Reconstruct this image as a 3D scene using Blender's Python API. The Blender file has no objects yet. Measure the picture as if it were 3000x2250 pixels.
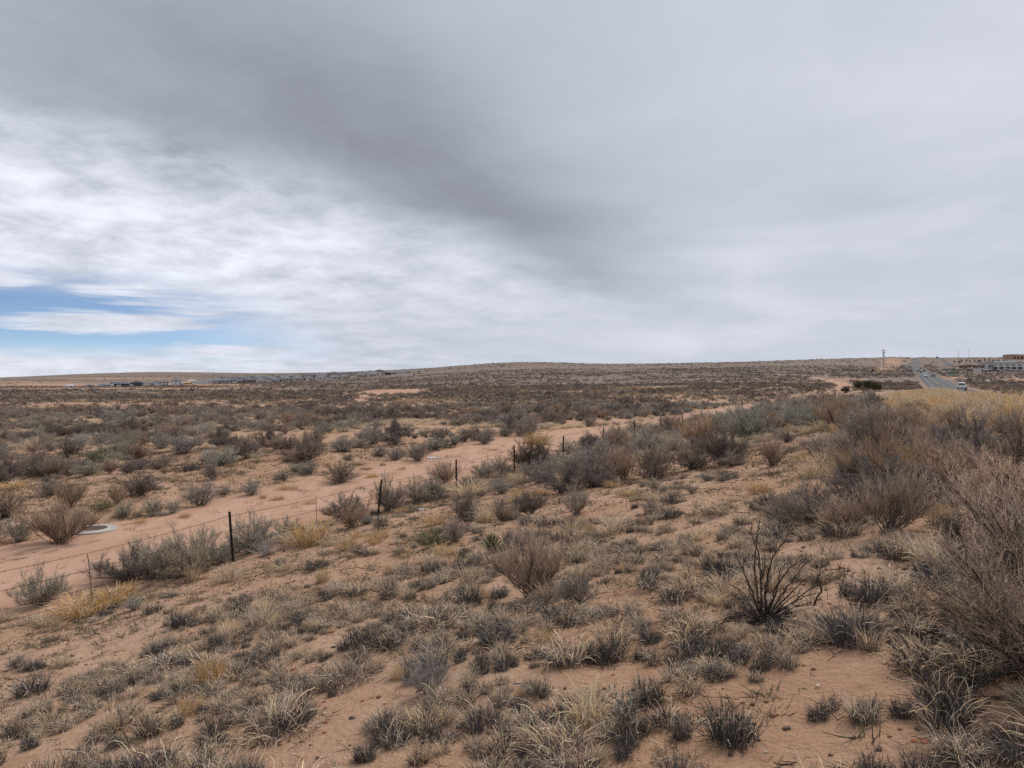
import bpy, math, random
import numpy as np
from mathutils import Vector

# ------------------------------------------------------------------ camera, sky, sun, exposure
scn = bpy.context.scene
COL = scn.collection
F_PX, CX, HOR = 2183.0, 1500.0, 1085.0           # focal length / centre / horizon row of the 3000 px wide photograph

cam_d = bpy.data.cameras.new('camera')
cam = bpy.data.objects.new('camera', cam_d); COL.objects.link(cam)
cam_d.sensor_fit = 'HORIZONTAL'; cam_d.sensor_width = 36.0
cam_d.lens = 36.0 * F_PX / 3000.0
cam_d.clip_start = 0.05; cam_d.clip_end = 30000
cam.location = (0, 0, 0)
PITCH = math.atan((1125.0 - HOR) / F_PX)
cam.rotation_euler = (math.radians(90) - PITCH, 0, 0)
scn.camera = cam

SUN_ELEV, SUN_AZ = math.radians(48), math.radians(35)      # azimuth clockwise from +Y

world = bpy.data.worlds.new('World'); scn.world = world; world.use_nodes = True
wt = world.node_tree; wt.nodes.clear()

class NB:
    """tiny node-building helper"""
    def __init__(s, tree): s.t = tree
    def n(s, typ, **kw):
        nd = s.t.nodes.new(typ)
        for k, v in kw.items(): setattr(nd, k, v)
        return nd
    def link(s, a, b): s.t.links.new(a, b)
    def put(s, sock, v):
        if v is None: return
        if hasattr(v, 'links'): s.link(v, sock)
        else: sock.default_value = v
    def m(s, op, a, b=None, c=None, clamp=False):
        nd = s.n('ShaderNodeMath', operation=op); nd.use_clamp = clamp
        s.put(nd.inputs[0], a); s.put(nd.inputs[1], b); s.put(nd.inputs[2], c)
        return nd.outputs[0]
    def step(s, a, b, v):                                   # smoothstep a..b
        nd = s.n('ShaderNodeMapRange', interpolation_type='SMOOTHSTEP')
        s.put(nd.inputs['Value'], v); nd.inputs['From Min'].default_value = a; nd.inputs['From Max'].default_value = b
        return nd.outputs['Result']
    def comb(s, x, y, z=0.0):
        nd = s.n('ShaderNodeCombineXYZ')
        s.put(nd.inputs[0], x); s.put(nd.inputs[1], y); s.put(nd.inputs[2], z)
        return nd.outputs[0]
    def noise(s, vec, scale, detail=4, rough=0.55, dist=0.0, dim='3D'):
        nd = s.n('ShaderNodeTexNoise'); nd.noise_dimensions = dim
        s.put(nd.inputs['Vector'], vec); nd.inputs['Scale'].default_value = scale
        nd.inputs['Detail'].default_value = detail; nd.inputs['Roughness'].default_value = rough
        nd.inputs['Distortion'].default_value = dist
        return nd.outputs['Fac']
    def mix(s, f, a, b, mode='MIX'):
        nd = s.n('ShaderNodeMix', data_type='RGBA', blend_type=mode)
        s.put(nd.inputs[0], f); s.put(nd.inputs[6], a); s.put(nd.inputs[7], b)
        return nd.outputs[2]
    def ramp(s, v, stops, lo=0.0, hi=1.0):
        r = s.n('ShaderNodeMapRange'); s.put(r.inputs['Value'], v)
        r.inputs['From Min'].default_value = lo; r.inputs['From Max'].default_value = hi
        nd = s.n('ShaderNodeValToRGB'); cr = nd.color_ramp; cr.interpolation = 'EASE'
        while len(cr.elements) < len(stops): cr.elements.new(0.5)
        for e, (p, c) in zip(cr.elements, stops):
            e.position = (p - lo) / (hi - lo)
            e.color = (c, c, c, 1) if not isinstance(c, tuple) else (*c, 1)
        s.link(r.outputs['Result'], nd.inputs[0])
        return nd.outputs[0]

b = NB(wt)
tc = b.n('ShaderNodeTexCoord')
sep = b.n('ShaderNodeSeparateXYZ'); b.link(tc.outputs['Generated'], sep.inputs[0])
dx, dy, dz = sep.outputs
zc = b.m('ADD', b.m('MAXIMUM', dz, 0.0), 0.06)
Px, Py = b.m('DIVIDE', dx, zc), b.m('DIVIDE', dy, zc)       # the cloud deck seen as a flat layer
wob = b.m('MULTIPLY', b.m('SUBTRACT', b.noise(b.comb(Px, Py), 0.55, 3, 0.5), 0.5), 1.5)
wv = b.m('ADD', b.m('SUBTRACT', b.m('MULTIPLY', Px, 0.8), b.m('MULTIPLY', Py, 0.6)), wob)
sv = b.m('ADD', b.m('MULTIPLY', Px, 0.6), b.m('MULTIPLY', Py, 0.8))
streak = b.noise(b.comb(b.m('MULTIPLY', wv, 1.0), b.m('MULTIPLY', sv, 0.30)), 1.25, 5, 0.5, 0.3)
zs = b.m('ADD', b.m('MAXIMUM', dz, 0.0), 0.20)                  # billows have height: less squeezed towards the horizon than a flat sheet
mott = b.noise(b.comb(b.m('DIVIDE', dx, zs), b.m('MULTIPLY', b.m('DIVIDE', dy, zs), 1.0), 3.7), 4.1, 11, 0.63, 0.2)
mott2 = b.noise(b.comb(b.m('MULTIPLY', Px, 0.7), Py, 9.1), 0.7, 6, 0.55, 0.5)
base = b.ramp(wv, [(-7.0, 0.385), (-4.4, 0.405), (-3.4, 0.425), (-2.95, 0.365), (-2.35, 0.272), (-1.7, 0.275), (-0.9, 0.315), (0.6, 0.39)], -7.0, 2.0)
acr = b.m('ADD', b.m('SUBTRACT', Px, b.m('MULTIPLY', Py, 0.128)), b.m('MULTIPLY', wob, 0.25))
lr_ = b.step(-0.75, 0.95, acr)                                  # right of the dark wedge the deck is paler
base = b.m('ADD', b.m('MULTIPLY', base, b.m('SUBTRACT', 1.0, lr_)), b.m('MULTIPLY', lr_, 0.372))
amp = b.ramp(wv, [(-6.0, 0.34), (-4.0, 0.62), (-3.1, 0.60), (-2.3, 0.10), (-1.0, 0.07), (1.0, 0.10)], -7.0, 2.0)
az = b.m('ARCTAN2', dx, dy)
left = b.m('SUBTRACT', 1.0, b.step(-0.45, 0.15, az))
amp = b.m('MULTIPLY', amp, b.m('ADD', b.m('MULTIPLY', left, 0.75), 0.35))
val = b.m('ADD', base, b.m('MULTIPLY', b.m('SUBTRACT', mott, 0.5), amp))
val = b.m('ADD', val, b.m('MULTIPLY', b.m('SUBTRACT', streak, 0.5), 0.11))
val = b.m('ADD', val, b.m('MULTIPLY', b.m('SUBTRACT', mott2, 0.5), 0.10))
hz = b.m('MULTIPLY', b.m('SUBTRACT', 1.0, b.step(0.02, 0.20, dz)), b.step(-0.30, 0.25, az))      # the deck pales towards the far right horizon
val = b.m('ADD', b.m('MULTIPLY', val, b.m('SUBTRACT', 1.0, b.m('MULTIPLY', hz, 0.72))), b.m('MULTIPLY', hz, 0.72 * 0.385))
a2 = b.m('ADD', acr, b.m('MULTIPLY', b.m('SUBTRACT', 3.8, b.m('MINIMUM', Py, 9.0)), 0.243))      # the narrow dark band that runs down to the horizon
a2 = b.m('DIVIDE', b.m('ADD', a2, 0.50), 0.42)
wedge = b.m('EXPONENT', b.m('MULTIPLY', b.m('MULTIPLY', a2, a2), -1.0))
wedge = b.m('MULTIPLY', wedge, b.m('MULTIPLY', b.step(0.045, 0.12, dz), b.m('SUBTRACT', 1.0, b.step(0.30, 0.60, dz))))
val = b.m('SUBTRACT', val, b.m('MULTIPLY', wedge, 0.066))
patch = b.noise(b.comb(b.m('DIVIDE', dx, zs), b.m('DIVIDE', dy, zs), 8.8), 1.3, 5, 0.5, 0.4)
val = b.m('ADD', val, b.m('MULTIPLY', b.m('MULTIPLY', b.step(0.42, 0.72, patch), lr_), 0.060))
edge = b.m('MULTIPLY', b.m('SUBTRACT', 1.0, b.step(-0.42, -0.12, az)), b.m('SUBTRACT', 1.0, b.step(0.10, 0.24, dz)))      # thin bright cloud round the gap
val = b.m('ADD', val, b.m('MULTIPLY', edge, 0.075))
val = b.m('MINIMUM', b.m('MAXIMUM', val, 0.14), 0.555)
tint = b.mix(b.step(0.22, 0.52, val), (0.912, 0.978, 1.165, 1), (0.950, 0.992, 1.10, 1))
vcol = b.n('ShaderNodeCombineColor'); [b.link(val, vcol.inputs[i]) for i in range(3)]
ccol = b.mix(1.0, vcol.outputs[0], tint, 'MULTIPLY')
# gap in the cloud low on the left, with thin streaks lying across it
gap_az = b.m('SUBTRACT', 1.0, b.step(-0.42, -0.17, b.m('ADD', az, b.m('MULTIPLY', b.m('SUBTRACT', dz, 0.025), 1.6))))
gap_az = b.m('MULTIPLY', gap_az, b.step(-1.5, -0.95, az))
gap_el = b.m('MULTIPLY', b.step(0.004, 0.036, dz), b.m('SUBTRACT', 1.0, b.step(0.078, 0.128, dz)))
gn = b.noise(b.comb(b.m('MULTIPLY', az, 2.4), b.m('MULTIPLY', dz, 26.0), 2.2), 1.35, 6, 0.55, 0.4)
gap = b.m('MULTIPLY', b.m('MULTIPLY', gap_az, gap_el), b.step(0.34, 0.46, gn))
def lens(a0, aw, z0, zw):
    e = b.m('ADD', b.m('POWER', b.m('DIVIDE', b.m('ABSOLUTE', b.m('SUBTRACT', az, a0)), aw), 2.0), b.m('POWER', b.m('DIVIDE', b.m('ABSOLUTE', b.m('SUBTRACT', dz, z0)), zw), 2.0))
    e = b.m('ADD', e, b.m('MULTIPLY', b.m('SUBTRACT', gn2, 0.5), 3.6))
    return b.m('SUBTRACT', 1.0, b.step(0.30, 1.55, e))
gn2 = b.noise(b.comb(b.m('MULTIPLY', az, 5.0), b.m('MULTIPLY', dz, 52.0), 5.0), 1.7, 6, 0.6, 0.5)
for l_ in (lens(-0.50, 0.105, 0.056, 0.014), lens(-0.37, 0.08, 0.025, 0.007), lens(-0.62, 0.06, 0.100, 0.010)):
    gap = b.m('MULTIPLY', gap, b.m('SUBTRACT', 1.0, b.m('MULTIPLY', l_, 0.95)))
gap = b.m('MULTIPLY', gap, 0.95, clamp=True)
sky = b.n('ShaderNodeTexSky'); sky.sky_type = 'NISHITA'; sky.sun_disc = False
sky.sun_elevation = SUN_ELEV; sky.sun_rotation = SUN_AZ
sky.air_density = 0.5; sky.dust_density = 0.0; sky.ozone_density = 2.5; sky.altitude = 1600
bg_sky = b.n('ShaderNodeBackground'); b.link(sky.outputs[0], bg_sky.inputs[0]); bg_sky.inputs[1].default_value = 0.060
bg_cl = b.n('ShaderNodeBackground'); b.link(ccol, bg_cl.inputs[0]); bg_cl.inputs[1].default_value = 1.0
mx = b.n('ShaderNodeMixShader'); b.link(gap, mx.inputs[0]); b.link(bg_cl.outputs[0], mx.inputs[1]); b.link(bg_sky.outputs[0], mx.inputs[2])
wo = b.n('ShaderNodeOutputWorld'); b.link(mx.outputs[0], wo.inputs[0])

sun_d = bpy.data.lights.new('sun', 'SUN'); sun = bpy.data.objects.new('sun', sun_d); COL.objects.link(sun)
sun_d.energy = 1.5; sun_d.angle = math.radians(14); sun_d.color = (1.0, 0.95, 0.88)
sd = Vector((math.sin(SUN_AZ) * math.cos(SUN_ELEV), math.cos(SUN_AZ) * math.cos(SUN_ELEV), math.sin(SUN_ELEV)))
sun.rotation_euler = sd.to_track_quat('Z', 'Y').to_euler()

scn.view_settings.view_transform = 'Standard'; scn.view_settings.look = 'None'
scn.view_settings.exposure = 0.74; scn.view_settings.gamma = 1.0
scn.view_settings.use_curve_mapping = False
scn.render.engine = 'CYCLES'
scn.cycles.max_bounces = 4; scn.cycles.diffuse_bounces = 2; scn.cycles.glossy_bounces = 2
scn.cycles.transparent_max_bounces = 4; scn.cycles.use_denoising = False

rng = np.random.default_rng(11)
random.seed(11)

# ------------------------------------------------------------------ helpers: objects, labels, meshes
def tag(o, label=None, cat=None, group=None, kind=None):
    if label: o['label'] = label
    if cat: o['category'] = cat
    if group: o['group'] = group
    if kind: o['kind'] = kind
    return o

def link(o, parent=None):
    COL.objects.link(o)
    if parent is not None: o.parent = parent
    return o

def np_mesh(name, V, Q, mat, col=None, T=None, smooth=False):
    """mesh from numpy: V (n,3), Q quads (m,4), T triangles (k,3), col (n,3)"""
    me = bpy.data.meshes.new(name)
    V = np.asarray(V, np.float32).reshape(-1, 3)
    Q = np.zeros((0, 4), np.int32) if Q is None else np.asarray(Q, np.int32)
    T = np.zeros((0, 3), np.int32) if T is None else np.asarray(T, np.int32)
    me.vertices.add(len(V)); me.vertices.foreach_set('co', V.ravel())
    li = np.concatenate([Q.ravel(), T.ravel()]).astype(np.int32)
    me.loops.add(len(li)); me.loops.foreach_set('vertex_index', li)
    ls = np.concatenate([np.arange(len(Q)) * 4, len(Q) * 4 + np.arange(len(T)) * 3]).astype(np.int32)
    me.polygons.add(len(ls)); me.polygons.foreach_set('loop_start', ls)
    if col is not None:
        a = me.color_attributes.new('col', 'FLOAT_COLOR', 'POINT')
        c = np.ones((len(V), 4), np.float32); c[:, :3] = col
        a.data.foreach_set('color', c.ravel())
    me.update(calc_edges=True); me.validate()
    me.polygons.foreach_set('use_smooth', np.full(len(me.polygons), smooth, bool))
    if mat: me.materials.append(mat)
    return me

class Geo:
    """collects numpy geometry, built as one mesh"""
    def __init__(s): s.V, s.Q, s.T, s.C, s.n = [], [], [], [], 0
    def add(s, V, Q=None, col=(1, 1, 1), T=None):
        V = np.asarray(V, np.float64).reshape(-1, 3)
        s.V.append(V)
        if Q is not None: s.Q.append(np.asarray(Q) + s.n)
        if T is not None: s.T.append(np.asarray(T) + s.n)
        c = np.asarray(col, np.float64)
        s.C.append(np.broadcast_to(c, V.shape) if c.ndim == 1 else c.reshape(-1, 3))
        s.n += len(V); return s
    def box(s, x0, x1, y0, y1, z0, z1, col=(1, 1, 1), tx=0.0, ty=0.0):
        """box; the top may be drawn in by tx, ty"""
        V = [(x0, y0, z0), (x1, y0, z0), (x1, y1, z0), (x0, y1, z0),
             (x0 + tx, y0 + ty, z1), (x1 - tx, y0 + ty, z1), (x1 - tx, y1 - ty, z1), (x0 + tx, y1 - ty, z1)]
        return s.add(V, [(3, 2, 1, 0), (4, 5, 6, 7), (0, 1, 5, 4), (1, 2, 6, 5), (2, 3, 7, 6), (3, 0, 4, 7)], col)
    def tube(s, P, R, sides=6, col=(1, 1, 1), caps=True):
        P = np.asarray(P, float); K = len(P); R = np.broadcast_to(np.asarray(R, float), (K,))
        t = np.gradient(P, axis=0); t /= np.linalg.norm(t, axis=1, keepdims=True) + 1e-9
        ref = np.array([1, 0, 0.0]) if abs(t[:, 2]).mean() > 0.7 else np.array([0, 0, 1.0])
        u = np.cross(t, ref); u /= np.linalg.norm(u, axis=1, keepdims=True) + 1e-9
        v = np.cross(t, u)
        a = np.arange(sides) / sides * 2 * np.pi
        V = P[:, None] + R[:, None, None] * (u[:, None] * np.cos(a)[None, :, None] + v[:, None] * np.sin(a)[None, :, None])
        i = np.arange(K - 1)[:, None] * sides; j = np.arange(sides)[None]
        Q = np.stack([i + j, i + (j + 1) % sides, i + sides + (j + 1) % sides, i + sides + j], -1).reshape(-1, 4)
        V = V.reshape(-1, 3); T = None
        if caps:
            n = len(V); V = np.concatenate([V, P[:1], P[-1:]])
            T = [(n, (k + 1) % sides, k) for k in range(sides)] + [(n + 1, (K - 1) * sides + k, (K - 1) * sides + (k + 1) % sides) for k in range(sides)]
        return s.add(V, Q, col, T)
    def ribbons(s, P, W, col, r):
        """P (N,K,3) polylines, W (N,K) widths, col (N,3) or (N,K,3): flat blades"""
        P = np.asarray(P, float); N, K = P.shape[:2]
        if N == 0: return s
        W = np.broadcast_to(W, (N, K))
        d = P[:, -1] - P[:, 0]
        side = np.cross(d, r.normal(size=(N, 3))); side /= np.linalg.norm(side, axis=1, keepdims=True) + 1e-9
        off = side[:, None] * (W[..., None] * 0.5)
        V = np.stack([P - off, P + off], 2)
        i = (np.arange(N)[:, None] * K + np.arange(K - 1)[None]) * 2
        Q = np.stack([i, i + 1, i + 3, i + 2], -1).reshape(-1, 4)
        c = np.asarray(col, float)
        if c.ndim == 1: c = np.broadcast_to(c, (N, K, 3))
        elif c.ndim == 2: c = np.broadcast_to(c[:, None], (N, K, 3))
        c = np.broadcast_to(c[:, :, None], (N, K, 2, 3)).reshape(-1, 3)
        return s.add(V, Q, c)
    def tris(s, P, U, Vv, col):
        """little leaf triangles at P with edge vectors U, Vv"""
        N = len(P); V = np.stack([P - U * 0.5, P + U * 0.5, P + Vv], 1)
        c = np.asarray(col, float)
        if c.ndim == 2: c = np.broadcast_to(c[:, None], (N, 3, 3)).reshape(-1, 3)
        return s.add(V, None, c, np.arange(N * 3).reshape(-1, 3))
    def mesh(s, name, mat, smooth=False):
        return np_mesh(name, np.concatenate(s.V), np.concatenate(s.Q) if s.Q else None, mat, np.concatenate(s.C),
                       np.concatenate(s.T) if s.T else None, smooth)
    def obj(s, name, mat, parent=None, smooth=False):
        return link(bpy.data.objects.new(name, s.mesh(name, mat, smooth)), parent)

def empty(name, loc, rz=0.0, scale=None):
    o = bpy.data.objects.new(name, None); o.empty_display_size = 0.2
    o.location = loc; o.rotation_euler = (0, 0, rz)
    if scale is not None: o.scale = scale
    return link(o)

def copy_tree(o, parent=None):
    c = o.copy(); COL.objects.link(c)
    if parent is not None: c.parent = parent
    for ch in list(o.children): copy_tree(ch, c)
    return c

# ------------------------------------------------------------------ materials
MATS = {}
def mat_attr(name, rough=0.9, var=0.35, hue=0.12, tint=(1.12, 0.98, 0.84), transl=0.0):
    """colour attribute x a per-object random factor; plants"""
    m = bpy.data.materials.new(name); m.use_nodes = True; t = m.node_tree; t.nodes.clear(); b = NB(t)
    at = b.n('ShaderNodeAttribute'); at.attribute_name = 'col'
    oi = b.n('ShaderNodeObjectInfo')
    f = b.m('ADD', b.m('MULTIPLY', oi.outputs['Random'], var), 1.0 - var * 0.5)
    g = b.n('ShaderNodeCombineColor'); [b.link(f, g.inputs[i]) for i in range(3)]
    c = b.mix(1.0, at.outputs['Color'], g.outputs[0], 'MULTIPLY')
    r2 = b.m('FRACT', b.m('MULTIPLY', oi.outputs['Random'], 17.31))
    c = b.mix(b.m('MULTIPLY', r2, 1.0 if hue else 0.0), c, b.mix(1.0, c, (*tint, 1), 'MULTIPLY'))
    p = b.n('ShaderNodeBsdfPrincipled'); b.link(c, p.inputs['Base Color']); p.inputs['Roughness'].default_value = rough
    p.inputs['Specular IOR Level'].default_value = 0.15
    out = b.n('ShaderNodeOutputMaterial')
    if transl:
        tr = b.n('ShaderNodeBsdfTranslucent'); b.link(c, tr.inputs[0])
        ms = b.n('ShaderNodeMixShader'); ms.inputs[0].default_value = transl
        b.link(p.outputs[0], ms.inputs[1]); b.link(tr.outputs[0], ms.inputs[2]); b.link(ms.outputs[0], out.inputs[0])
    else: b.link(p.outputs[0], out.inputs[0])
    MATS[name] = m; return m

def mat_plain(name, col, rough=0.6, metal=0.0, nscale=8.0, namt=0.25, bump=0.0, spec=0.3):
    m = bpy.data.materials.new(name); m.use_nodes = True; t = m.node_tree; t.nodes.clear(); b = NB(t)
    tcn = b.n('ShaderNodeTexCoord')
    nz = b.noise(tcn.outputs['Object'], nscale, 5, 0.6)
    f = b.m('ADD', b.m('MULTIPLY', b.m('SUBTRACT', nz, 0.5), namt * 2), 1.0)
    g = b.n('ShaderNodeCombineColor'); [b.link(f, g.inputs[i]) for i in range(3)]
    c = b.mix(1.0, (*col, 1), g.outputs[0], 'MULTIPLY')
    p = b.n('ShaderNodeBsdfPrincipled'); b.link(c, p.inputs['Base Color'])
    p.inputs['Roughness'].default_value = rough; p.inputs['Metallic'].default_value = metal
    p.inputs['Specular IOR Level'].default_value = spec
    if bump:
        bp = b.n('ShaderNodeBump'); bp.inputs['Strength'].default_value = bump; bp.inputs['Distance'].default_value = 0.02
        b.link(nz, bp.inputs['Height']); b.link(bp.outputs[0], p.inputs['Normal'])
    out = b.n('ShaderNodeOutputMaterial'); b.link(p.outputs[0], out.inputs[0])
    MATS[name] = m; return m

M_grass = mat_attr('dry_blades', 0.85, 0.30, 0.1, (1.06, 0.98, 0.88), 0.25)
M_twig = mat_attr('twigs', 0.9, 0.40, 0.1, (1.12, 0.98, 0.86))
M_leaf = mat_attr('shrub_leaves', 0.9, 0.40, 0.1, (1.10, 0.97, 0.84), 0.15)
M_scrub = mat_attr('far_scrub', 0.95, 0.5, 0.1, (1.2, 1.0, 0.8))
M_yucca = mat_attr('yucca_leaves', 0.5, 0.1, 0.0, (1, 1, 1))

# ------------------------------------------------------------------ noise and the terrain's height
def _hash(ix, iy, s):
    h = (ix.astype(np.int64) * 374761393 + iy.astype(np.int64) * 668265263 + s * 2147483647) & 0xffffffff
    h = ((h ^ (h >> 13)) * 1274126177) & 0xffffffff
    return ((h ^ (h >> 16)) & 0xffff) / 65535.0
def vnoise(x, y, s=0):
    x = np.asarray(x, float); y = np.asarray(y, float)
    ix = np.floor(x); iy = np.floor(y); fx = x - ix; fy = y - iy
    fx = fx * fx * fx * (fx * (fx * 6 - 15) + 10); fy = fy * fy * fy * (fy * (fy * 6 - 15) + 10)
    a, b_, c, d = _hash(ix, iy, s), _hash(ix + 1, iy, s), _hash(ix, iy + 1, s), _hash(ix + 1, iy + 1, s)
    return (a + (b_ - a) * fx) * (1 - fy) + (c + (d - c) * fx) * fy
def fbm(x, y, o=4, s=0):
    r = 0; a = 0.5; t = 0
    for k in range(o):
        r = r + a * vnoise(np.asarray(x) * 2 ** k + 17.3 * k, np.asarray(y) * 2 ** k - 9.1 * k, s + k); t += a; a *= 0.5
    return r / t
def sstep(a, b_, v):
    t = np.clip((np.asarray(v, float) - a) / (b_ - a), 0, 1); return t * t * (3 - 2 * t)

EX, EY = 0.470, 0.8825                                   # direction of highway, dirt road and fence
def qp(x, y): return EY * x - EX * y, EX * x + EY * y    # q: metres to the right of the camera line, p: metres along
def qp_inv(q, p): return EY * q + EX * p, -EX * q + EY * p

# drop below the horizon (photo px) by column and by distance: the far land
TX = np.array([-700, 0, 400, 800, 1200, 1500, 1800, 2100, 2400, 2600, 2750, 3000, 3700.])
TY = np.array([60, 90, 120, 170, 250, 400, 700, 1000, 1400, 1800, 2500, 3200, 4500, 9000.])
TD = np.array([
 [200, 145, 124, 94, 78, 63, 54, 50, 42, 37, 36, 34, 30, 40],
 [200, 145, 124, 94, 78, 63, 54, 50, 41, 35, 28, 21, 28, 40],
 [200, 142, 122, 92, 75, 58, 50, 46, 36, 27, 13, 6, 14, 40],
 [198, 138, 120, 88, 70, 52, 40, 33, 24, 17, 11, 9, 16, 40],
 [196, 133, 108, 80, 60, 44, 27, 14, 5, -1, -1, 4, 16, 40],
 [196, 131, 102, 74, 52, 35, 12, -3, -17, -22, -18, -10, 5, 40],
 [196, 131, 102, 72, 50, 33, 10, -4, -14, -18, -16, -9, 5, 40],
 [194, 128, 100, 69, 45, 25, 4, -8, -18, -22, -20, -12, 5, 40],
 [160, 114, 95, 64, 44, 23, 2, -11, -24, -31, -27, -16, 5, 40],
 [100, 84, 80, 64, 46, 22, 2, -11, -26, -37, -31, -18, 5, 40],
 [ 82, 68, 63, 60, 45, 20, 2, -11, -25, -36.5, -31, -18, 5, 40],
 [110, 95, 82, 67, 46, 23, 2, -12, -26, -38, -32, -18, 5, 40],
 [ 95, 90, 80, 67, 46, 23, 2, -12, -26, -38, -32, -18, 5, 40]])
TZ = -TD * TY[None] / F_PX
LY = np.log(TY)
def _herm(p0, p1, p2, p3, t):
    return p1 + 0.5 * t * (p2 - p0 + t * (2 * p0 - 5 * p1 + 4 * p2 - p3 + t * (3 * (p1 - p2) + p3 - p0)))
def table_z(px, Y):
    gx = np.interp(np.clip(px, TX[0], TX[-1]), TX, np.arange(len(TX)))
    gy = np.interp(np.log(np.clip(Y, TY[0], TY[-1])), LY, np.arange(len(TY)))
    ix = np.clip(np.floor(gx).astype(int), 0, len(TX) - 2); iy = np.clip(np.floor(gy).astype(int), 0, len(TY) - 2)
    fx, fy = gx - ix, gy - iy
    rows = []
    for k in (-1, 0, 1, 2):
        xx = np.clip(ix + k, 0, len(TX) - 1)
        c = [TZ[xx, np.clip(iy + j, 0, len(TY) - 1)] for j in (-1, 0, 1, 2)]
        rows.append(_herm(*c, fy))
    return _herm(*rows, fx)

def near_z(x, y):
    q, p = qp(x, y)
    zf = np.interp(p, [-60, -10, 8, 20, 30, 49, 70, 105, 190, 260], [-5.9, -5.5, -5.2, -4.95, -4.62, -4.25, -4.55, -5.35, -4.9, -5.0])
    zt = np.interp(p, [-60, 0, 10, 20, 28, 38, 58, 80, 115, 150, 220], [-1.5, -1.75, -1.70, -1.42, -1.25, -1.38, -2.0, -2.5, -3.05, -4.0, -4.9])
    zh = np.interp(p, [-60, 0, 70, 115, 170, 220], [-2.3, -2.8, -3.3, -4.2, -4.65, -4.9])
    t = np.clip((q + 15.5) / 18.0, 0, 1)
    z = zf + (zt - zf) * (0.75 * t + 0.25 * t * t * (3 - 2 * t))
    z = np.where(q > 3.2, zt + (zh - 0.12 - zt) * sstep(3.2, 5.2, q), z)
    z = np.where(q > 16, zh - 0.12 - 0.5 * sstep(16, 22, q), z)
    z = np.where(q < -15.5, zf - 0.22 * sstep(-15.5, -17.5, q) + 0.25 * sstep(-24.5, -27, q)
                 - 0.35 * sstep(-30, -60, q) + (-0.25 - (zf + 5.0) * 1.0) * sstep(-27, -70, q), z)
    return z

def height(x, y):
    x = np.asarray(x, float); y = np.asarray(y, float)
    th = np.arctan2(x, y); thc = np.clip(th, -0.95, 0.95)
    r = np.hypot(x, y)
    Y = np.maximum(r * np.cos(thc), 1.0)
    px = CX + F_PX * np.tan(thc)
    zt = table_z(px, Y)
    back = sstep(1.2, 2.6, np.abs(th))
    zt = zt + (-6.0 - zt) * back
    f = sstep(45, 92, Y)
    z = near_z(x, y) * (1 - f) + zt * f
    q, p = qp(x, y)
    rough = 1 - 0.93 * np.exp(-((q - 10) / 9.5) ** 4)
    flat = 1 - 0.8 * sstep(-26.5, -24, q) * (1 - sstep(-17.5, -15.5, q)) * (1 - sstep(150, 220, r))
    dune = sstep(-24, -32, q) * (1 - sstep(110, 200, r))
    a1 = (0.10 + 0.28 * dune) * (1 - sstep(60, 160, r) * 0.3)
    z = z + rough * flat * (a1 * 2 * (fbm(x / 5.5, y / 5.5, 3, 5) - 0.5)
                            + 0.07 * 2 * (fbm(x / 1.3, y / 1.3, 2, 9) - 0.5) * (1 - sstep(25, 60, r)))
    z = z + rough * 1.1 * sstep(80, 200, r) * (fbm(x / 38, y / 38, 3, 21) - 0.5)
    z = z + rough * 4.0 * sstep(350, 1200, r) * (fbm(x / 190, y / 190, 4, 33) - 0.5)
    return z

def ground(px, py):
    """photo pixel -> the point where that sight line first meets the ground"""
    px = np.atleast_1d(np.asarray(px, float)); py = np.atleast_1d(np.asarray(py, float))
    Ys = np.exp(np.linspace(math.log(2.5), math.log(4000), 900))
    u = (px - CX) / F_PX; s = -(py - HOR) / F_PX
    h = height(u[:, None] * Ys[None], np.broadcast_to(Ys, (len(px), len(Ys))))
    below = s[:, None] * Ys[None] <= h
    i = np.where(below.any(1), below.argmax(1), len(Ys) - 1); i = np.maximum(i, 1)
    k = np.arange(len(px))
    g1 = s * Ys[i] - h[k, i]; g0 = s * Ys[i - 1] - h[k, i - 1]
    t = np.clip(g0 / (g0 - g1 + 1e-9), 0, 1)
    Y = Ys[i - 1] + (Ys[i] - Ys[i - 1]) * t
    return u * Y, Y, height(u * Y, Y)
def project(x, y, z): return CX + F_PX * x / y, HOR - F_PX * z / y

# bare ground, seen from above: patches (px, py, rx, ry) picked on the photograph and carried to the land they lie on
BARE_FAR = [(1150, 1149, 75, 7), (450, 1224, 170, 9), (820, 1222, 110, 8), (1330, 1208, 70, 6), (2615, 1060, 26, 11),
            (2590, 1080, 30, 7), (2480, 1112, 40, 4), (2800, 1108, 30, 4), (2975, 1112, 40, 5), (2752, 1108, 22, 5),
            (150, 1126, 170, 3), (330, 1109, 160, 1.6), (60, 1119, 130, 1.5), (300, 1139, 500, 2.5), (640, 1128, 150, 2.5)]
def bare_far(x, y):
    ok = y > 30
    yy = np.where(ok, y, 30.0)
    px, py = project(x, yy, height(x, yy))
    v = np.zeros_like(px)
    for cx_, cy_, rx, ry in BARE_FAR:
        v = np.maximum(v, (0.62 if cy_ < 1120 and cx_ > 2000 else 0.9) * np.exp(-(((px - cx_) / rx) ** 2 + ((py - cy_) / ry) ** 2) * 0.9))
    return np.where(ok, v, 0)

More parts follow.
